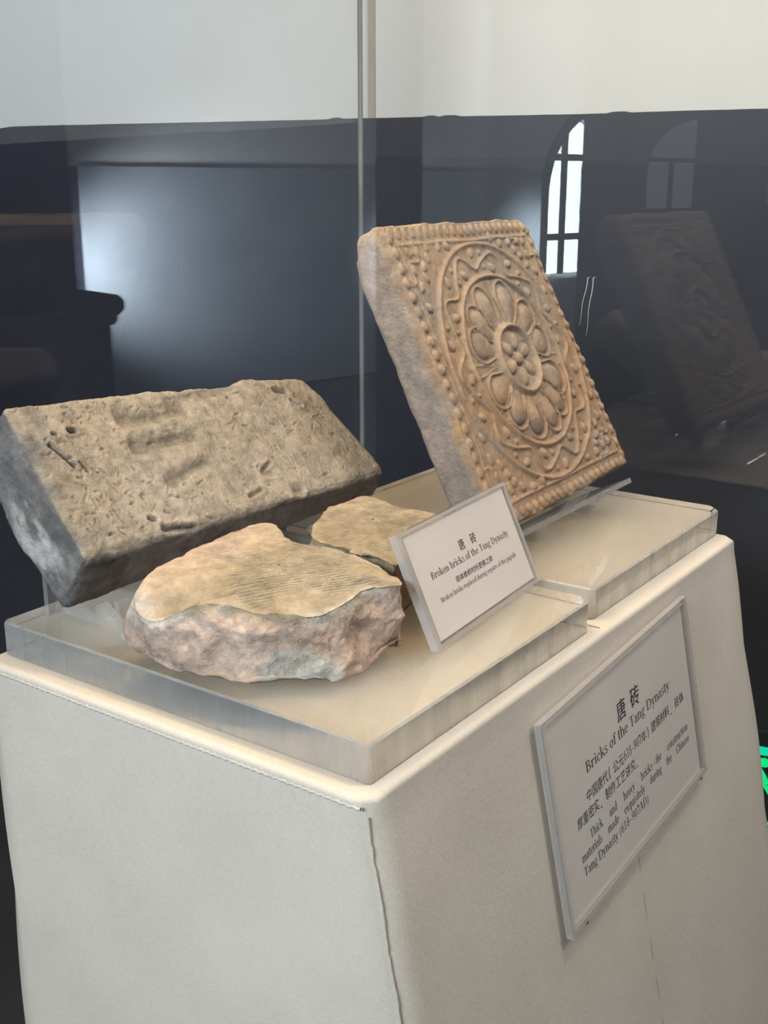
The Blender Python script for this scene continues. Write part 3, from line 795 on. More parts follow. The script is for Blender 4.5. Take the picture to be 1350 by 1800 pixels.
bc = lerp(bc, tanb * 0.62, (sstep(0.0012, 0.0035, -d) * top * 0.7)[:, None])
sidec = lerp(prp, np.array([0.26, 0.22, 0.20]), sstep(-0.3, 0.4, fbm(bw, 15, 3, 41))[:, None])
sidec = lerp(sidec, gry, (sstep(0.35, -0.9, p[:, 0] * 1.6 + 1.0) * 0.8)[:, None])
ends = lerp(gry, np.array([0.17, 0.155, 0.15]), sstep(-0.2, 0.5, fbm(bw, 20, 4, 51))[:, None])
streak = sstep(0.0, 0.30, fbm(bw * np.array([1.0, 0.7, 1.4]), 42, 4, 61) + 0.12) * np.exp(-((p[:, 1] + 0.25) / 0.55) ** 2) * np.exp(-((p[:, 2] + 0.25) / 0.75) ** 2)
ends = lerp(ends, wht, (0.85 * streak)[:, None])
notop = 1 - sstep(0.62, 0.97, p[:, 2] + 0.25 * fbm(bw, 35, 3, 71))
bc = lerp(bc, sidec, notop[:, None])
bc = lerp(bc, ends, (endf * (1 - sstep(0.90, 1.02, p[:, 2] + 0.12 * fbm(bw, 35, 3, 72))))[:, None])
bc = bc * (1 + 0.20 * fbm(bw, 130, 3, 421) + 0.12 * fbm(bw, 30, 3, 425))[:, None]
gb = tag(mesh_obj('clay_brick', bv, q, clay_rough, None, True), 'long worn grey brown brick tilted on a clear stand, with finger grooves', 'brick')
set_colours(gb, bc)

# ------------------------------------------------------------------ broken bricks
def resample(ringp, n):
    r = np.array(ringp); c = np.vstack([r, r[:1]]); s = np.r_[0, np.cumsum(np.linalg.norm(np.diff(c, axis=0), axis=1))]
    t = np.linspace(0, s[-1], n, endpoint=False)
    return np.stack([np.interp(t, s, c[:, k]) for k in range(3)], -1)
def loft(top, bot, center, n=640, rows=56, cap=120, zc=None):
    """top/bot = matched outlines (lists of 3D points)"""
    top = np.array(top); bot = np.array(bot)
    c = np.vstack([top, top[:1]]); s = np.r_[0, np.cumsum(np.linalg.norm(np.diff(c, axis=0), axis=1))]
    t = np.linspace(0, s[-1], n, endpoint=False)
    T_ = np.stack([np.interp(t, s, c[:, k]) for k in range(3)], -1)
    cb_ = np.vstack([bot, bot[:1]])
    B_ = np.stack([np.interp(t, s, cb_[:, k]) for k in range(3)], -1)
    V = []; kind = []; par = []
    ctr = np.array(center)
    for i in range(cap):                                    # centre -> rim of the top
        f = (i + 1) / cap
        zt = lerp(ctr[2], T_[:, 2], f ** 2)
        R = ctr + (T_ - ctr) * f; R[:, 2] = zt
        V.append(R); kind.append(np.zeros(n)); par.append(np.full(n, f))
    for i in range(1, rows + 1):
        f = i / rows
        R = T_ + (B_ - T_) * f
        V.append(R); kind.append(np.ones(n)); par.append(np.full(n, f))
    cbm = np.array([ctr[0], ctr[1], bot[:, 2].min()])
    for i in range(1, 9):
        f = 1 - i / 9
        R = cbm + (B_ - cbm) * f; R[:, 2] = lerp(cbm[2], B_[:, 2], f)
        V.append(R); kind.append(np.full(n, 2.0)); par.append(np.full(n, f))
    m_ = len(V); Vn = np.concatenate(V); K = np.concatenate(kind); Pm = np.concatenate(par)
    i, j = np.meshgrid(np.arange(m_ - 1), np.arange(n), indexing='ij')
    a = i * n + j; b = i * n + (j + 1) % n
    Q = np.stack([a, a + n, b + n, b], -1).reshape(-1, 4)
    return Vn, Q, K, Pm, n, m_
def close(V, Q, n, m_):
    F = [tuple(x) for x in Q]
    F.append(tuple(range(n)))
    F.append(tuple(range((m_ - 1) * n + n - 1, (m_ - 1) * n - 1, -1)))
    return F
T1 = [[-0.0594, 0.1273, 1.091], [-0.0673, 0.1221, 1.09], [-0.0851, 0.112, 1.089], [-0.0793, 0.0846, 1.087], [-0.0848, 0.0527, 1.083], [-0.1149, 0.0410, 1.084], [-0.1250, 0.0342, 1.082], [-0.1475, 0.0340, 1.085], [-0.1711, 0.0255, 1.084], [-0.1883, 0.0155, 1.076], [-0.204, 0.0066, 1.066], [-0.2224, 0.0061, 1.07], [-0.2334, 0.0141, 1.078], [-0.2403, 0.028, 1.084], [-0.2463, 0.0459, 1.088], [-0.2475, 0.0689, 1.09], [-0.2498, 0.0906, 1.092], [-0.2549, 0.1057, 1.092], [-0.2572, 0.1354, 1.092], [-0.2586, 0.1695, 1.092], [-0.2557, 0.1888, 1.092], [-0.2442, 0.1947, 1.092], [-0.2235, 0.1796, 1.092], [-0.2062, 0.1636, 1.092], [-0.1806, 0.1641, 1.092], [-0.1517, 0.1693, 1.092], [-0.1056, 0.1534, 1.092], [-0.0738, 0.1391, 1.092]]
B1 = [[-0.0700, 0.1400, 1.038], [-0.0705, 0.125, 1.034], [-0.0712, 0.1011, 1.031], [-0.0723, 0.0803, 1.0305], [-0.0788, 0.0591, 1.0305], [-0.1059, 0.0399, 1.0305], [-0.1149, 0.0271, 1.0305], [-0.133, 0.0184, 1.0305], [-0.1675, 0.0122, 1.0305], [-0.1944, 0.0095, 1.0305], [-0.212, 0.0105, 1.031], [-0.2293, 0.0137, 1.035], [-0.2430, 0.0182, 1.038], [-0.250, 0.030, 1.036], [-0.252, 0.0459, 1.033], [-0.250, 0.0689, 1.031]] + [[x, y, 1.031] for x, y, z in T1[16:]]
def smooth_outline(T, B, k=3):
    """corner cutting so that the outline is rounded"""
    T = np.array(T); B = np.array(B)
    for _ in range(k):
        T = np.stack([0.75 * T + 0.25 * np.roll(T, -1, 0), 0.25 * T + 0.75 * np.roll(T, -1, 0)], 1).reshape(-1, 3)
        B = np.stack([0.75 * B + 0.25 * np.roll(B, -1, 0), 0.25 * B + 0.75 * np.roll(B, -1, 0)], 1).reshape(-1, 3)
    return T, B
def comb(V, p0, dirv, spacing, wob=0.0007):
    """phase of raked lines running along dirv"""
    dv = np.array(dirv) / np.linalg.norm(dirv); pe = np.array([-dv[1], dv[0]])
    x = V[:, :2] - np.array(p0)
    s = x @ pe + wob * fbm(V, 40, 2, 3) * 2; l = x @ dv
    return s, l, np.cos(2 * math.pi * s / spacing)
def patch(V, c, r, soft=0.5, s=0):
    e = np.linalg.norm((V - np.array(c)) / np.array(r), axis=1) + 0.45 * fbm(V, 45, 3, s)
    return sstep(1.0 + soft * 0.5, 1.0 - soft * 0.5, e)
# --- the pinkish half in front
T_, B_ = smooth_outline(T1, B1, 1)
V, Q, K, Pm, n, m_ = loft(T_, B_, (-0.165, 0.105, 1.0925))
side = (K == 1); sf = np.where(K == 1, sstep(0.0, 0.25, Pm), np.where(K == 2, 1.0, 0.0))
# bulge the broken faces and round the upper edge
N_ = vnormals(V, Q)
if ((V - V.mean(0)) * N_).sum() < 0: Q = Q[:, ::-1]; N_ = -N_
bul = np.where(side, np.sin(np.pi * Pm) * 0.002, 0)
fr_ = sstep(0.10, 0.03, V[:, 1]) + sstep(-0.10, -0.065, V[:, 0])
fr_ = np.clip(fr_, 0, 1)
V = V + N_ * (bul * (0.2 + 0.8 * fr_))[:, None]
N_ = vnormals(V, Q)
if ((V - V.mean(0)) * N_).sum() < 0: N_ = -N_
edge_t = np.where(K == 0, sstep(0.86, 1.0, Pm), np.where(side, sstep(0.30, 0.0, Pm), 0))
edge_b = np.where(side, sstep(0.65, 1.0, Pm), np.where(K == 2, 1.0, 0))
d = (0.0012 + 0.0050 * sf) * fbm(V, 18, 3, 5) + (0.0008 + 0.0022 * sf) * fbm(V, 55, 3, 15) + (0.0007 + 0.0006 * sf) * fbm(V, 150, 2, 17)
d = d - sf * 0.016 * np.maximum(ridged(V, 16, 3, 301) - 0.66, 0) + sf * 0.012 * np.maximum(ridged(V, 24, 2, 311) - 0.72, 0)
d = d - 0.0012 * edge_t ** 2 - 0.0055 * edge_t * np.maximum(fbm(V, 38, 3, 25), -0.1)
d = d - 0.0015 * edge_b ** 2 * side
sc, l, ph = comb(V, (-0.165, 0.10), (0.062, 0.083), 0.0043)
topm = (K == 0)
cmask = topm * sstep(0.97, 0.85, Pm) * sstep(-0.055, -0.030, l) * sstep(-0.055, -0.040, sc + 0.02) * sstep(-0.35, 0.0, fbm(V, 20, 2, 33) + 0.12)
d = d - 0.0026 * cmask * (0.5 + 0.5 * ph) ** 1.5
# a gouge and old break hollows at the left end
def gouge(a, b, wd, dep):
    global d
    a = np.array(a); b = np.array(b); ab = b - a
    t = np.clip(((V - a) @ ab) / (ab @ ab), 0, 1); ds = np.linalg.norm(V - a - t[:, None] * ab, axis=1)
    d = d - dep * np.exp(-(ds / wd) ** 2)
gouge((-0.170, 0.040, 1.088), (-0.150, 0.070, 1.092), 0.0022, 0.004)
gouge((-0.205, 0.018, 1.075), (-0.165, 0.045, 1.088), 0.006, 0.004)
gouge((-0.225, 0.060, 1.09), (-0.215, 0.075, 1.092), 0.003, 0.002)
gouge((-0.082, 0.090, 1.065), (-0.078, 0.100, 1.06), 0.006, 0.004)
gouge((-0.0975, 0.050, 1.075), (-0.090, 0.056, 1.066), 0.005, 0.003)
V1 = V + N_ * d[:, None]
V1[:, 2] = np.maximum(V1[:, 2], ZT + 0.0006)
pink = np.array([0.455, 0.335, 0.262]); pink2 = np.array([0.51, 0.39, 0.312]); yel = np.array([0.335, 0.262, 0.165]); yel2 = np.array([0.39, 0.318, 0.222]); gpatch = np.array([0.45, 0.415, 0.36]); pale = np.array([0.56, 0.50, 0.42])
c = lerp(pink, pink2, sstep(-0.4, 0.4, fbm(V, 14, 4, 41))[:, None])
ct = lerp(yel, yel2, sstep(-0.4, 0.4, fbm(V, 16, 4, 43))[:, None])
ct = lerp(ct, pink2 * np.array([1.0, 0.98, 0.9]), (0.6 * sstep(-0.19, -0.235, V[:, 0]))[:, None])
tmix = np.where(topm, 1.0, np.where(side, sstep(0.22, 0.02, Pm + 0.14 * fbm(V, 40, 3, 51)), 0))
c = lerp(c, ct, tmix[:, None])
c = lerp(c, pale, (0.75 * np.where(side, sstep(0.30, 0.10, Pm + 0.2 * fbm(V, 50, 3, 53)), np.where(topm, sstep(0.93, 1.0, Pm), 0)) * sstep(-0.05, 0.35, fbm(V, 28, 2, 57)))[:, None])
c = lerp(c, gpatch, patch(V, (-0.097, 0.043, 1.036), (0.030, 0.030, 0.019), 0.3, 61)[:, None])
c = lerp(c, pale * 0.95, (0.8 * patch(V, (-0.228, 0.012, 1.068), (0.020, 0.03, 0.012), 0.6, 63))[:, None])
c = lerp(c, ct * 0.55, (0.7 * cmask * (0.5 + 0.5 * ph))[:, None])  # raked grooves coloured darker to deepen their shade
c = c * (1 + 0.22 * fbm(V, 120, 3, 401) + 0.10 * fbm(V, 33, 2, 405))[:, None]
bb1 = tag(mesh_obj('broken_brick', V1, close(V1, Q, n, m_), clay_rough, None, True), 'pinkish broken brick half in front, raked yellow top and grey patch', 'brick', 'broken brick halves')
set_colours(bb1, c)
# --- the yellow half behind it
T2 = [[-0.1963, 0.1830, 1.09], [-0.2135, 0.2060, 1.09], [-0.2263, 0.2310, 1.09], [-0.2413, 0.2621, 1.09], [-0.2449, 0.2913, 1.09], [-0.2419, 0.324, 1.09], [-0.2267, 0.3219, 1.09], [-0.1837, 0.303, 1.09], [-0.1524, 0.3133, 1.09], [-0.1270, 0.297, 1.09], [-0.1140, 0.2435, 1.09], [-0.1090, 0.2156, 1.088], [-0.1036, 0.1923, 1.085], [-0.1003, 0.1740, 1.085], [-0.1114, 0.1765, 1.087], [-0.1274, 0.1807, 1.088], [-0.1518, 0.1838, 1.088], [-0.1787, 0.1781, 1.089]]
B2 = [[x, y, 1.031] for x, y, z in T2]
for k in (11, 12, 13): B2[k][0] -= 0.006; B2[k][1] += 0.004
for k in (14, 15, 16): B2[k][1] += 0.010
T_, B_ = smooth_outline(T2, B2, 1)
V, Q, K, Pm, n, m_ = loft(T_, B_, (-0.178, 0.250, 1.0925), 480, 48, 95)
side = (K == 1); topm = (K == 0); sf = np.where(K == 1, sstep(0.0, 0.25, Pm), np.where(K == 2, 1.0, 0.0))
N_ = vnormals(V, Q)
if ((V - V.mean(0)) * N_).sum() < 0: Q = Q[:, ::-1]; N_ = -N_
edge_t = np.where(K == 0, sstep(0.86, 1.0, Pm), np.where(side, sstep(0.30, 0.0, Pm), 0))
d = (0.0014 + 0.0045 * sf) * fbm(V, 18, 3, 105) + (0.0008 + 0.0020 * sf) * fbm(V, 60, 3, 115) + 0.0008 * fbm(V, 150, 2, 117)
d = d - sf * 0.016 * np.maximum(ridged(V, 18, 3, 321) - 0.66, 0)
d = d - 0.0012 * edge_t ** 2 - 0.005 * edge_t * np.maximum(fbm(V, 40, 3, 125), -0.1)
gouge((-0.150, 0.180, 1.083), (-0.137, 0.180, 1.080), 0.008, 0.008)
gouge((-0.110, 0.180, 1.065), (-0.10, 0.185, 1.055), 0.010, 0.006)
sc, l, ph = comb(V, (-0.17, 0.26), (0.055, 0.085), 0.0036)
cmask = topm * sstep(0.98, 0.88, Pm) * sstep(-0.3, 0.05, fbm(V, 22, 2, 133) + 0.2)
d = d - 0.0022 * cmask * (0.5 + 0.5 * ph) ** 1.5
V2 = V + N_ * d[:, None]; V2[:, 2] = np.maximum(V2[:, 2], ZT + 0.0006)
c = lerp(yel, yel2 * 1.05, sstep(-0.4, 0.4, fbm(V, 16, 4, 143))[:, None])
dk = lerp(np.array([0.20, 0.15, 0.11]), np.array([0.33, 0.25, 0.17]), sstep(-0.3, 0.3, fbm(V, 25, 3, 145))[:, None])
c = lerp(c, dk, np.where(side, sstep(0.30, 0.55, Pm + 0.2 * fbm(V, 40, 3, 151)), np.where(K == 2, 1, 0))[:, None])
c = lerp(c, c * 0.55, (0.7 * cmask * (0.5 + 0.5 * ph))[:, None])  # groove shade put into the colour on this half too
c = c * (1 + 0.22 * fbm(V, 120, 3, 411) + 0.10 * fbm(V, 33, 2, 415))[:, None]
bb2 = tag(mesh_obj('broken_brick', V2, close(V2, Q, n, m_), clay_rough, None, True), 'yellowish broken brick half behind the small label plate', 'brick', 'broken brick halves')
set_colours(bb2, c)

# ------------------------------------------------------------------ lettering
def R_(x0, y0, x1, y1): return [[(x0, y0), (x1, y0), (x1, y1), (x0, y1)]]
def S_(x0, y0, x1, y1, w_): return [[(x0 - w_ / 2, y0), (x0 + w_ / 2, y0), (x1 + w_ / 2, y1), (x1 - w_ / 2, y1)]]
def A_r(cx, cy, rx, ry, a0, a1, wx, wy, n=14):
    o = []; t = np.radians(np.linspace(a0, a1, n + 1))
    for s, e in zip(t[:-1], t[1:]):
        o.append([(cx + rx * math.cos(s), cy + ry * math.sin(s)), (cx + rx * math.cos(e), cy + ry * math.sin(e)),
                  (cx + (rx - wx) * math.cos(e), cy + (ry - wy) * math.sin(e)), (cx + (rx - wx) * math.cos(s), cy + (ry - wy) * math.sin(s))])
    return o
ST, HR = 0.120, 0.040
def stem(x, y0, y1, ft=True, hd=True, half=False):
    o = R_(x, y0, x + ST, y1)
    if ft: o += R_(x - 0.045, y0, x + ST + 0.045, y0 + HR)
    if hd: o += R_(x - 0.055, y1 - HR, x + ST * (0.5 if half else 1) + (0 if half else 0.045), y1)
    return o
def dot(x, y, r): return A_r(x, y, r, r, 0, 360, r, r, 10)
CAP, XH, ASC, DSC = 0.66, 0.45, 0.69, -0.21
def glyph(c):
    if c == 'B': return 0.63, stem(0.09, 0, CAP) + A_r(0.26, 0.51, 0.24, 0.15, -90, 90, 0.105, HR) + A_r(0.28, 0.18, 0.29, 0.18, -90, 90, 0.115, HR) + R_(0.09, CAP - HR, 0.28, CAP) + R_(0.09, 0.345, 0.28, 0.345 + HR) + R_(0.09, 0, 0.28, HR)
    if c == 'D': return 0.72, stem(0.09, 0, CAP) + A_r(0.28, 0.33, 0.39, 0.33, -90, 90, 0.12, HR, 20) + R_(0.09, CAP - HR, 0.28, CAP) + R_(0.09, 0, 0.28, HR)
    if c == 'T': return 0.64, stem(0.265, 0, CAP) + R_(0.03, CAP - HR, 0.61, CAP) + R_(0.03, CAP - 0.17, 0.06, CAP) + R_(0.58, CAP - 0.17, 0.61, CAP)
    if c == 'A': return 0.70, S_(0.10, 0, 0.33, CAP, 0.045) + S_(0.56, 0, 0.34, CAP, 0.125) + R_(0.17, 0.2, 0.50, 0.2 + HR) + R_(0.02, 0, 0.20, HR) + R_(0.45, 0, 0.68, HR)
    if c == 'C': return 0.66, A_r(0.36, 0.33, 0.32, 0.345, 48, 318, 0.12, 0.045, 22) + R_(0.575, 0.43, 0.605, CAP)
    if c == 'a': return 0.46, A_r(0.22, 0.30, 0.15, 0.16, 0, 160, 0.095, 0.04) + R_(0.275, 0.06, 0.37, 0.31) + A_r(0.21, 0.13, 0.175, 0.14, 60, 330, 0.09, 0.04) + S_(0.40, 0.0, 0.33, 0.10, 0.08) + dot(0.11, 0.33, 0.05)
    if c == 'b': return 0.52, R_(0.07, 0, 0.07 + ST, ASC) + R_(0.015, ASC - HR, 0.12, ASC) + A_r(0.25, 0.225, 0.23, 0.235, -120, 120, 0.105, 0.045)
    if c == 'c': return 0.43, A_r(0.24, 0.225, 0.21, 0.235, 45, 315, 0.105, 0.042) + dot(0.36, 0.345, 0.052)
    if c == 'd': return 0.53, R_(0.34, 0, 0.34 + ST, ASC) + R_(0.28, ASC - HR, 0.40, ASC) + R_(0.40, 0, 0.51, HR) + A_r(0.26, 0.225, 0.225, 0.235, 60, 300, 0.105, 0.045)
    if c == 'e': return 0.45, A_r(0.235, 0.225, 0.205, 0.235, 0, 325, 0.10, 0.042, 20) + R_(0.10, 0.235, 0.43, 0.235 + HR)
    if c == 'f': return 0.33, R_(0.09, 0, 0.09 + ST, 0.56) + R_(0.03, 0, 0.27, HR) + R_(0.02, XH - HR, 0.29, XH) + A_r(0.25, 0.55, 0.16, 0.145, 60, 180, 0.105, 0.04) + dot(0.32, 0.635, 0.048)
    if c == 'g': return 0.48, A_r(0.21, 0.30, 0.175, 0.155, 0, 360, 0.085, 0.04, 20) + A_r(0.22, -0.085, 0.21, 0.12, 0, 360, 0.07, 0.045, 20) + S_(0.10, 0.0, 0.14, 0.17, 0.07) + R_(0.10, 0.01, 0.33, 0.065) + R_(0.33, 0.40, 0.46, 0.445)
    if c == 'h': return 0.55, stem(0.06, 0, ASC, True, True, True) + stem(0.36, 0, 0.30, True, False) + A_r(0.27, 0.28, 0.195, 0.18, 0, 150, 0.105, 0.05)
    if c == 'i': return 0.29, stem(0.09, 0, XH, True, True, True) + dot(0.14, 0.60, 0.065)
    if c == 'k': return 0.54, stem(0.06, 0, ASC, True, True, True) + S_(0.20, 0.20, 0.40, 0.43, 0.05) + S_(0.44, 0.01, 0.27, 0.28, 0.12) + R_(0.31, XH - HR, 0.50, XH) + R_(0.35, 0, 0.54, HR)
    if c == 'l': return 0.29, stem(0.09, 0, ASC, True, True, True)
    if c == 'm': return 0.82, stem(0.06, 0, XH, True, True, True) + stem(0.35, 0, 0.30, True, False) + stem(0.64, 0, 0.30, True, False) + A_r(0.265, 0.28, 0.19, 0.18, 0, 150, 0.105, 0.05) + A_r(0.555, 0.28, 0.19, 0.18, 0, 150, 0.105, 0.05)
    if c == 'n': return 0.55, stem(0.06, 0, XH, True, True, True) + stem(0.36, 0, 0.30, True, False) + A_r(0.27, 0.28, 0.195, 0.18, 0, 150, 0.105, 0.05)
    if c == 'o': return 0.49, A_r(0.245, 0.225, 0.215, 0.237, 0, 360, 0.105, 0.04, 22)
    if c == 'p': return 0.53, R_(0.07, DSC, 0.07 + ST, XH) + R_(0.015, XH - HR, 0.12, XH) + R_(0.01, DSC, 0.25, DSC + HR) + A_r(0.26, 0.225, 0.23, 0.235, -120, 120, 0.105, 0.045)
    if c == 'q': return 0.53, R_(0.35, DSC, 0.35 + ST, XH) + R_(0.29, DSC, 0.51, DSC + HR) + A_r(0.27, 0.225, 0.23, 0.235, 60, 300, 0.105, 0.045)
    if c == 'r': return 0.41, stem(0.06, 0, XH, True, True, True) + A_r(0.29, 0.30, 0.16, 0.155, 60, 170, 0.08, 0.06) + dot(0.35, 0.39, 0.058)
    if c == 's': return 0.39, A_r(0.195, 0.335, 0.145, 0.125, 30, 270, 0.075, 0.05) + A_r(0.19, 0.12, 0.155, 0.13, -150, 90, 0.08, 0.055) + R_(0.30, 0.33, 0.325, 0.45) + R_(0.05, 0, 0.075, 0.13)
    if c == 't': return 0.33, R_(0.09, 0.08, 0.09 + ST, 0.58) + R_(0.02, XH - HR, 0.29, XH) + A_r(0.21, 0.11, 0.12, 0.12, 180, 320, 0.105, 0.05)
    if c == 'u': return 0.55, R_(0.07, 0.15, 0.07 + ST, XH) + R_(0.01, XH - HR, 0.12, XH) + R_(0.37, 0, 0.37 + ST, XH) + R_(0.31, XH - HR, 0.42, XH) + R_(0.42, 0, 0.53, HR) + A_r(0.255, 0.17, 0.185, 0.18, 180, 330, 0.105, 0.05)
    if c == 'v': return 0.49, S_(0.25, 0.0, 0.11, XH, 0.12) + S_(0.25, 0.0, 0.39, XH, 0.045) + R_(0.01, XH - HR, 0.22, XH) + R_(0.31, XH - HR, 0.48, XH)
    if c == 'x': return 0.50, S_(0.38, 0.0, 0.12, XH, 0.12) + S_(0.10, 0.0, 0.38, XH, 0.045) + R_(0.02, XH - HR, 0.22, XH) + R_(0.30, XH - HR, 0.47, XH) + R_(0.01, 0, 0.19, HR) + R_(0.28, 0, 0.49, HR)
    if c == 'y': return 0.49, S_(0.26, 0.0, 0.11, XH, 0.12) + S_(0.16, -0.17, 0.39, XH, 0.045) + R_(0.01, XH - HR, 0.22, XH) + R_(0.31, XH - HR, 0.48, XH) + dot(0.11, -0.155, 0.055)
    if c in '0': return 0.50, A_r(0.25, 0.33, 0.205, 0.34, 0, 360, 0.10, 0.035, 22)
    if c == '1': return 0.50, R_(0.205, 0, 0.305, CAP) + R_(0.12, 0, 0.39, HR) + S_(0.16, 0.57, 0.24, CAP, 0.10)
    if c == '6': return 0.50, A_r(0.255, 0.21, 0.20, 0.215, 0, 360, 0.095, 0.04, 20) + A_r(0.39, 0.26, 0.335, 0.41, 95, 195, 0.10, 0.06)
    if c == '9': return 0.50, A_r(0.245, 0.46, 0.20, 0.215, 0, 360, 0.095, 0.04, 20) + A_r(0.11, 0.41, 0.335, 0.41, -85, 15, 0.10, 0.06)
    if c == '8': return 0.50, A_r(0.25, 0.505, 0.17, 0.165, 0, 360, 0.085, 0.04, 18) + A_r(0.25, 0.18, 0.20, 0.19, 0, 360, 0.095, 0.04, 20)
    if c == '7': return 0.50, R_(0.05, CAP - 0.10, 0.46, CAP) + S_(0.20, 0, 0.42, CAP - 0.06, 0.10)
    if c == '(': return 0.34, A_r(0.36, 0.25, 0.27, 0.46, 125, 235, 0.075, 0.06)
    if c == ')': return 0.34, A_r(-0.02, 0.25, 0.27, 0.46, -55, 55, 0.075, 0.06)
    if c == '-': return 0.50, R_(0.0, 0.235, 0.50, 0.275)
    if c == '=': return 0.95, R_(0.02, 0.235, 0.93, 0.275)
    return 0.26, []
def latin(text, x0, x1, base, cap, justify=False):
    """polygons in mm; the run is fitted between x0 and x1"""
    k = cap / CAP
    adv = [glyph(c)[0] for c in text]; nsp = text.count(' ')
    if justify:
        kx = k * 0.80; extra = ((x1 - x0) - sum(adv) * kx) / max(nsp, 1)
    else:
        kx = (x1 - x0) / sum(adv); extra = 0
    x = x0; out = []
    for c, ad in zip(text, adv):
        for pg in glyph(c)[1]: out.append([(x + px * kx, base + py * k) for px, py in pg])
        x += ad * kx + (extra if c == ' ' else 0)
    return out
def cjk(text, x0, x1, base, height, fat=0.12):
    """outline polygons of the built-in typeface, fitted between x0 and x1 (mm)"""
    cu = bpy.data.curves.new('glyphs', 'FONT'); cu.body = text; cu.resolution_u = 3; cu.offset = 0.0
    o = bpy.data.objects.new('glyphs', cu); COL.objects.link(o)
    dg = bpy.context.evaluated_depsgraph_get(); dg.update()
    me = bpy.data.meshes.new_from_object(o.evaluated_get(dg))
    vs_ = np.array([v.co[:2] for v in me.vertices]); fs = [list(p.vertices) for p in me.polygons]
    bpy.data.objects.remove(o); bpy.data.curves.remove(cu); bpy.data.meshes.remove(me)
    lo, hi = vs_.min(0), vs_.max(0)
    vs_ = (vs_ - lo) / (hi - lo)
    vs_ = np.stack([x0 + vs_[:, 0] * (x1 - x0), base + vs_[:, 1] * height], -1)
    # a bolder face: the outline printed three times, a hair apart
    return [[(vs_[i][0] + sx_, vs_[i][1] + sy_) for i in f] for sx_, sy_ in ((-fat, 0), (fat, 0), (0, fat * 0.6)) for f in fs]
def print_on(frame, polys, parent):
    o_, eu_, ev_, en_ = frame; V = []; F = []
    for pg in polys:
        F.append(tuple(range(len(V), len(V) + len(pg))))
        V += [o_ + eu_ * x * 0.001 + ev_ * y * 0.001 + en_ for x, y in pg]
    return mesh_obj('lettering', V, F, M_ink, parent)
def plate(fr_, x0, x1, y0, y1, d0, d1):
    o_, eu_, ev_, en_ = fr_
    pt = lambda x, y, dd: tuple(o_ + eu_ * x * 0.001 + ev_ * y * 0.001 + en_ * dd)
    return [pt(x0, y0, d0), pt(x1, y0, d0), pt(x1, y1, d0), pt(x0, y1, d0), pt(x0, y0, d1), pt(x1, y0, d1), pt(x1, y1, d1), pt(x0, y1, d1)]
def rim_frame(fr_, x0, x1, y0, y1, wl, wr, wb_, wt, d0, d1, m, parent):
    """four strips of a sleeve border, joined as one rim"""
    V = []; F = []
    for a in ((x0, x0 + wl, y0, y1), (x1 - wr, x1, y0, y1), (x0 + wl, x1 - wr, y0, y0 + wb_), (x0 + wl, x1 - wr, y1 - wt, y1)):
        k = len(V); V += plate(fr_, *a, d0, d1); F += [tuple(k + i for i in f) for f in QB]
    return mesh_obj('rim', V, F, m, parent)

# --- small leaning plate beside the broken bricks
o_ = np.array([-0.0457, 0.1532, ZT + 0.0008]); e_ = np.array([-0.0598, 0.3472, ZT + 0.0008]) - o_; e_ /= np.linalg.norm(e_)
xn = np.array([e_[1], -e_[0], 0.0]); lean = 0.4242
ev_ = -xn * math.sin(lean) + np.array([0, 0, math.cos(lean)]); en_ = xn * math.cos(lean) + np.array([0, 0, math.sin(lean)])
fr1 = (o_, e_, ev_, en_)
lp = thing('label_plate', tuple(o_ + e_ * 0.097), 'small clear label plate leaning in front of the yellowish broken brick', 'label')
W1, H1 = 194.5, 96.7
hexa('paper', plate(fr1, 11, 190, 5, 92.5, -0.0022, -0.0014), M_paper, lp)
hexa('sleeve', plate(fr1, 0, W1, 0, H1, -0.0012, 0.0008), M_sleeve, lp)
rim_frame(fr1, 0, W1, 0, H1, 6.5, 3, 3.5, 3.2, -0.0060, 0.0010, M_rim, lp)
lines = [cjk('唐', 86.3, 95.6, 60.2, 9.3, 0.20), cjk('砖', 107.6, 117.2, 60.0, 9.3, 0.20),
         latin('Broken bricks of the Tang Dynasty', 30.2, 172.5, 51.0, 6.0), cjk('塔体维修时所更换之砖', 63.5, 131.5, 38.4, 5.4),
         latin('Broken bricks replaced during repairs of the pagoda', 31.7, 172.2, 31.0, 4.2)]
frp = (o_, e_, ev_, en_ * -0.00130)
for lns in lines: print_on(frp, lns, lp)
# folded foot behind the plate
th_ = 0.0024
fa = o_ + ev_ * 0.055 - en_ * 0.007; fb = o_ - xn * 0.052 + np.array([0, 0, 0.0])
V = []
for s in (0.06, 0.135):
    for pnt in (fa, fb):
        V += [pnt + e_ * s, pnt + e_ * s + xn * 0.003]
mesh_obj('foot', V, [(0, 1, 3, 2), (4, 6, 7, 5), (0, 4, 5, 1), (2, 3, 7, 6), (0, 2, 6, 4), (1, 5, 7, 3)], M_sleeve, lp)

# --- text panel pinned on the sloping side of the pedestal
nx_ = np.array([1.0, 0, KX]); nx_ /= np.linalg.norm(nx_)
S_TL, S_TR, S_BR, S_BL = [np.array(v) for v in ((0.0130, 0.192, 0.974), (0.012, 0.503, 0.983), (0.042, 0.519, 0.801), (0.045, 0.207, 0.783))]
o2 = S_BL.copy(); e2 = ((S_BR - S_BL) + (S_TR - S_TL)); e2 /= np.linalg.norm(e2)
v2 = (S_TL - S_BL); v2 -= e2 * (v2 @ e2); sh = (S_TL - S_BL) @ e2
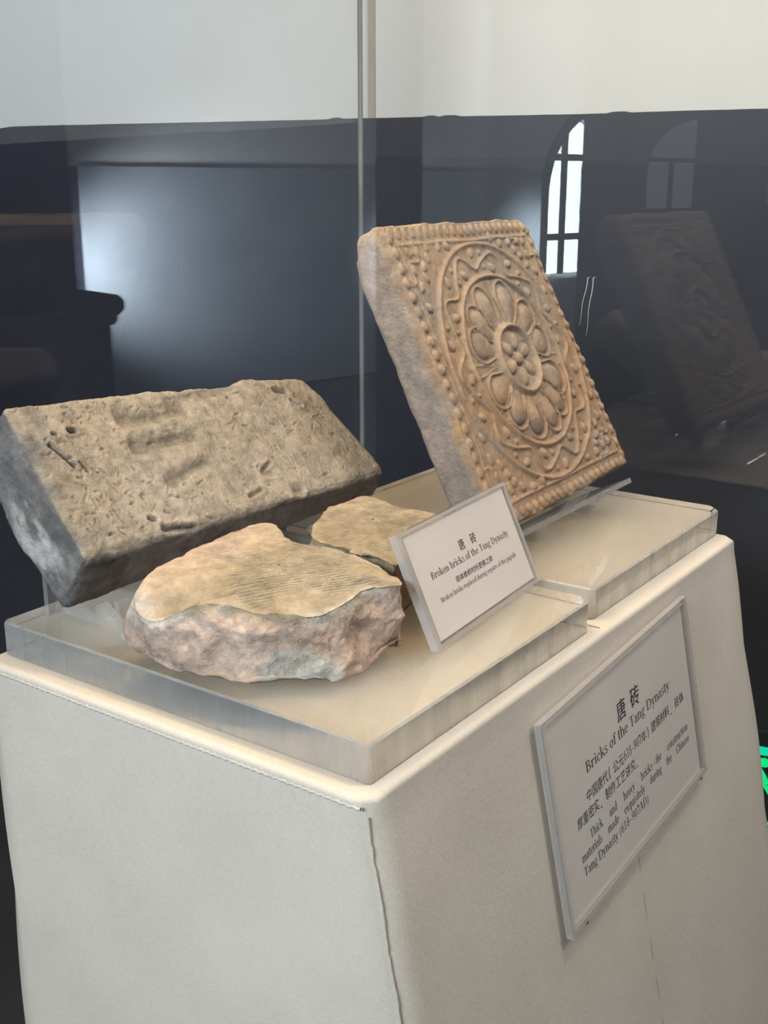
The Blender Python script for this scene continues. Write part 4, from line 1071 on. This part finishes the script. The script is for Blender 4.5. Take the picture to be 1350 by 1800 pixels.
# keep the panel parallel to the slope, standing 2 mm off the cloth
n2_ = nx_; e2 = e2 - n2_ * (e2 @ n2_); e2 /= np.linalg.norm(e2); v2 = np.cross(n2_, e2); v2 /= np.linalg.norm(v2)
if v2[2] < 0: v2 = -v2
base_d = ((np.array([X1, 0.3, 0.99]) - o2) @ n2_) + 0.0035
o2 = o2 + n2_ * base_d
o2 = o2 - e2 * 0.006
fr2 = (o2, e2, v2, n2_)
tp = thing('text_panel', tuple(o2 + e2 * 0.155), 'large clear text panel pinned on the sloping side of the pedestal', 'label')
W2, H2 = 313.0, 190.0
hexa('paper', plate(fr2, 10, 305, 4, 184, 0.0012, 0.0020), M_paper, tp)
hexa('sleeve', plate(fr2, 0, W2, 0, H2, 0.0024, 0.0058), M_sleeve, tp)
rim_frame(fr2, 0, W2, 0, H2, 7.0, 4.0, 4.5, 5.0, 0.0, 0.0060, M_rim, tp)
frq = (o2, e2, v2, n2_ * 0.00215)
LN = [cjk('唐', 139.5, 157, 129.5, 19.5, 0.42), cjk('砖', 169, 188, 129.5, 19.5, 0.42),
      latin('Bricks of the Tang Dynasty', 69, 256, 114.8, 10.2),
      cjk('中国唐代', 64, 106, 90.3, 11.0), latin('(', 107, 113, 91.5, 10.5), cjk('公元', 118, 140, 90.3, 11.0),
      latin('618-907', 141, 180, 91.8, 9.4), cjk('年', 181, 191.5, 90.3, 11.0), latin(')', 193.5, 199, 91.5, 10.5),
      cjk('建筑材料', 204, 248, 90.3, 11.0), [[(251, 90.5), (253.2, 90.5), (252.2, 87.8), (251.2, 88.4)]], cjk('砖体', 263, 285.5, 89.3, 11.0),
      cjk('厚重密实', 41.5, 83, 75.0, 11.0), [[(86, 75.6), (88.2, 75.6), (87.2, 72.9), (86.2, 73.5)]], cjk('制作工艺讲究', 97, 161, 75.0, 11.0), A_r(165, 76, 1.4, 1.4, 0, 360, 0.6, 0.6, 12),
      latin('Thick and heavy bricks=the construction', 60, 286.5, 58.3, 8.4, True),
      latin('materials made exquisitely during the Chinese', 40.5, 287, 45.8, 8.4, True),
      latin('Tang Dynasty (618-907AD)', 40.7, 179, 32.6, 8.6)]
for lns in LN: print_on(frq, lns, tp)
for x, y in ((308, 187), (300, -2), (30, -2)):
    c0 = o2 + e2 * x * 0.001 + v2 * y * 0.001
    bm = bmesh.new(); bmesh.ops.create_icosphere(bm, subdivisions=2, radius=0.0024)
    for v in bm.verts: v.co = Vector(c0 + n2_ * 0.003) + v.co * 1.0
    bm_obj('pin', bm, M_pin, tp, True)

# ------------------------------------------------------------------ the glass case
YB, YF, XL, XR, GT = 0.80, -0.12, -0.595, 0.35, 0.005
gc = thing('glass_case', ((XL + XR) / 2, (YB + YF) / 2, 0), 'tall clear glass showcase enclosing the pedestal and bricks', 'showcase')
back = box('pane', XL, XR, YB, YB + GT, 0.0, 2.2, M_glass, gc)
box('pane', XL, XR, YF - GT, YF, 0.0, 2.2, M_glass, gc)
box('pane', XL - GT, XL, YF - GT, YB + GT, 0.0, 2.2, pane('left_pane_glass', (0.93, 0.938, 0.935)), gc)  # left pane tinted greyer to dim the wall behind it
box('pane', XR, XR + GT, YF - GT, YB + GT, 0.0, 2.2, M_glass, gc)
box('top_pane', XL - GT, XR + GT, YF - GT, YB + GT, 2.2, 2.208, M_glass, gc)
box('corner_strip', XL - 0.003, XL + 0.002, YB - 0.002, YB + 0.003, 0.0, 2.2, M_gedge, gc)
# scratches and smears on the back pane
def mark(p0, p1, wd):
    (x0, z0), (x1, z1) = p0, p1
    y = YB - 0.0006
    n_ = 7; V = []; F = []
    for i in range(n_ + 1):
        t = i / n_; x = lerp(x0, x1, t) + 0.0009 * math.sin(9 * t); z = lerp(z0, z1, t); ww = wd * (1 - 0.6 * t)
        V += [(x - ww, y, z), (x + ww, y, z)]
        if i: F.append((2 * i - 2, 2 * i - 1, 2 * i + 1, 2 * i))
    return mesh_obj('scratch', V, F, M_mark, back)
mark((-0.2400, 1.2676), (-0.2491, 1.2071), 0.0005)
mark((-0.2325, 1.2676), (-0.2389, 1.1948), 0.0005)
mark((-0.2400, 1.2676), (-0.2370, 1.2690), 0.0007)
mark((-0.2325, 1.2676), (-0.2290, 1.2690), 0.0007)
mark((-0.447, 1.4518), (-0.438, 1.4524), 0.0011)
mark((-0.1112, 1.081), (-0.1082, 1.083), 0.0008)
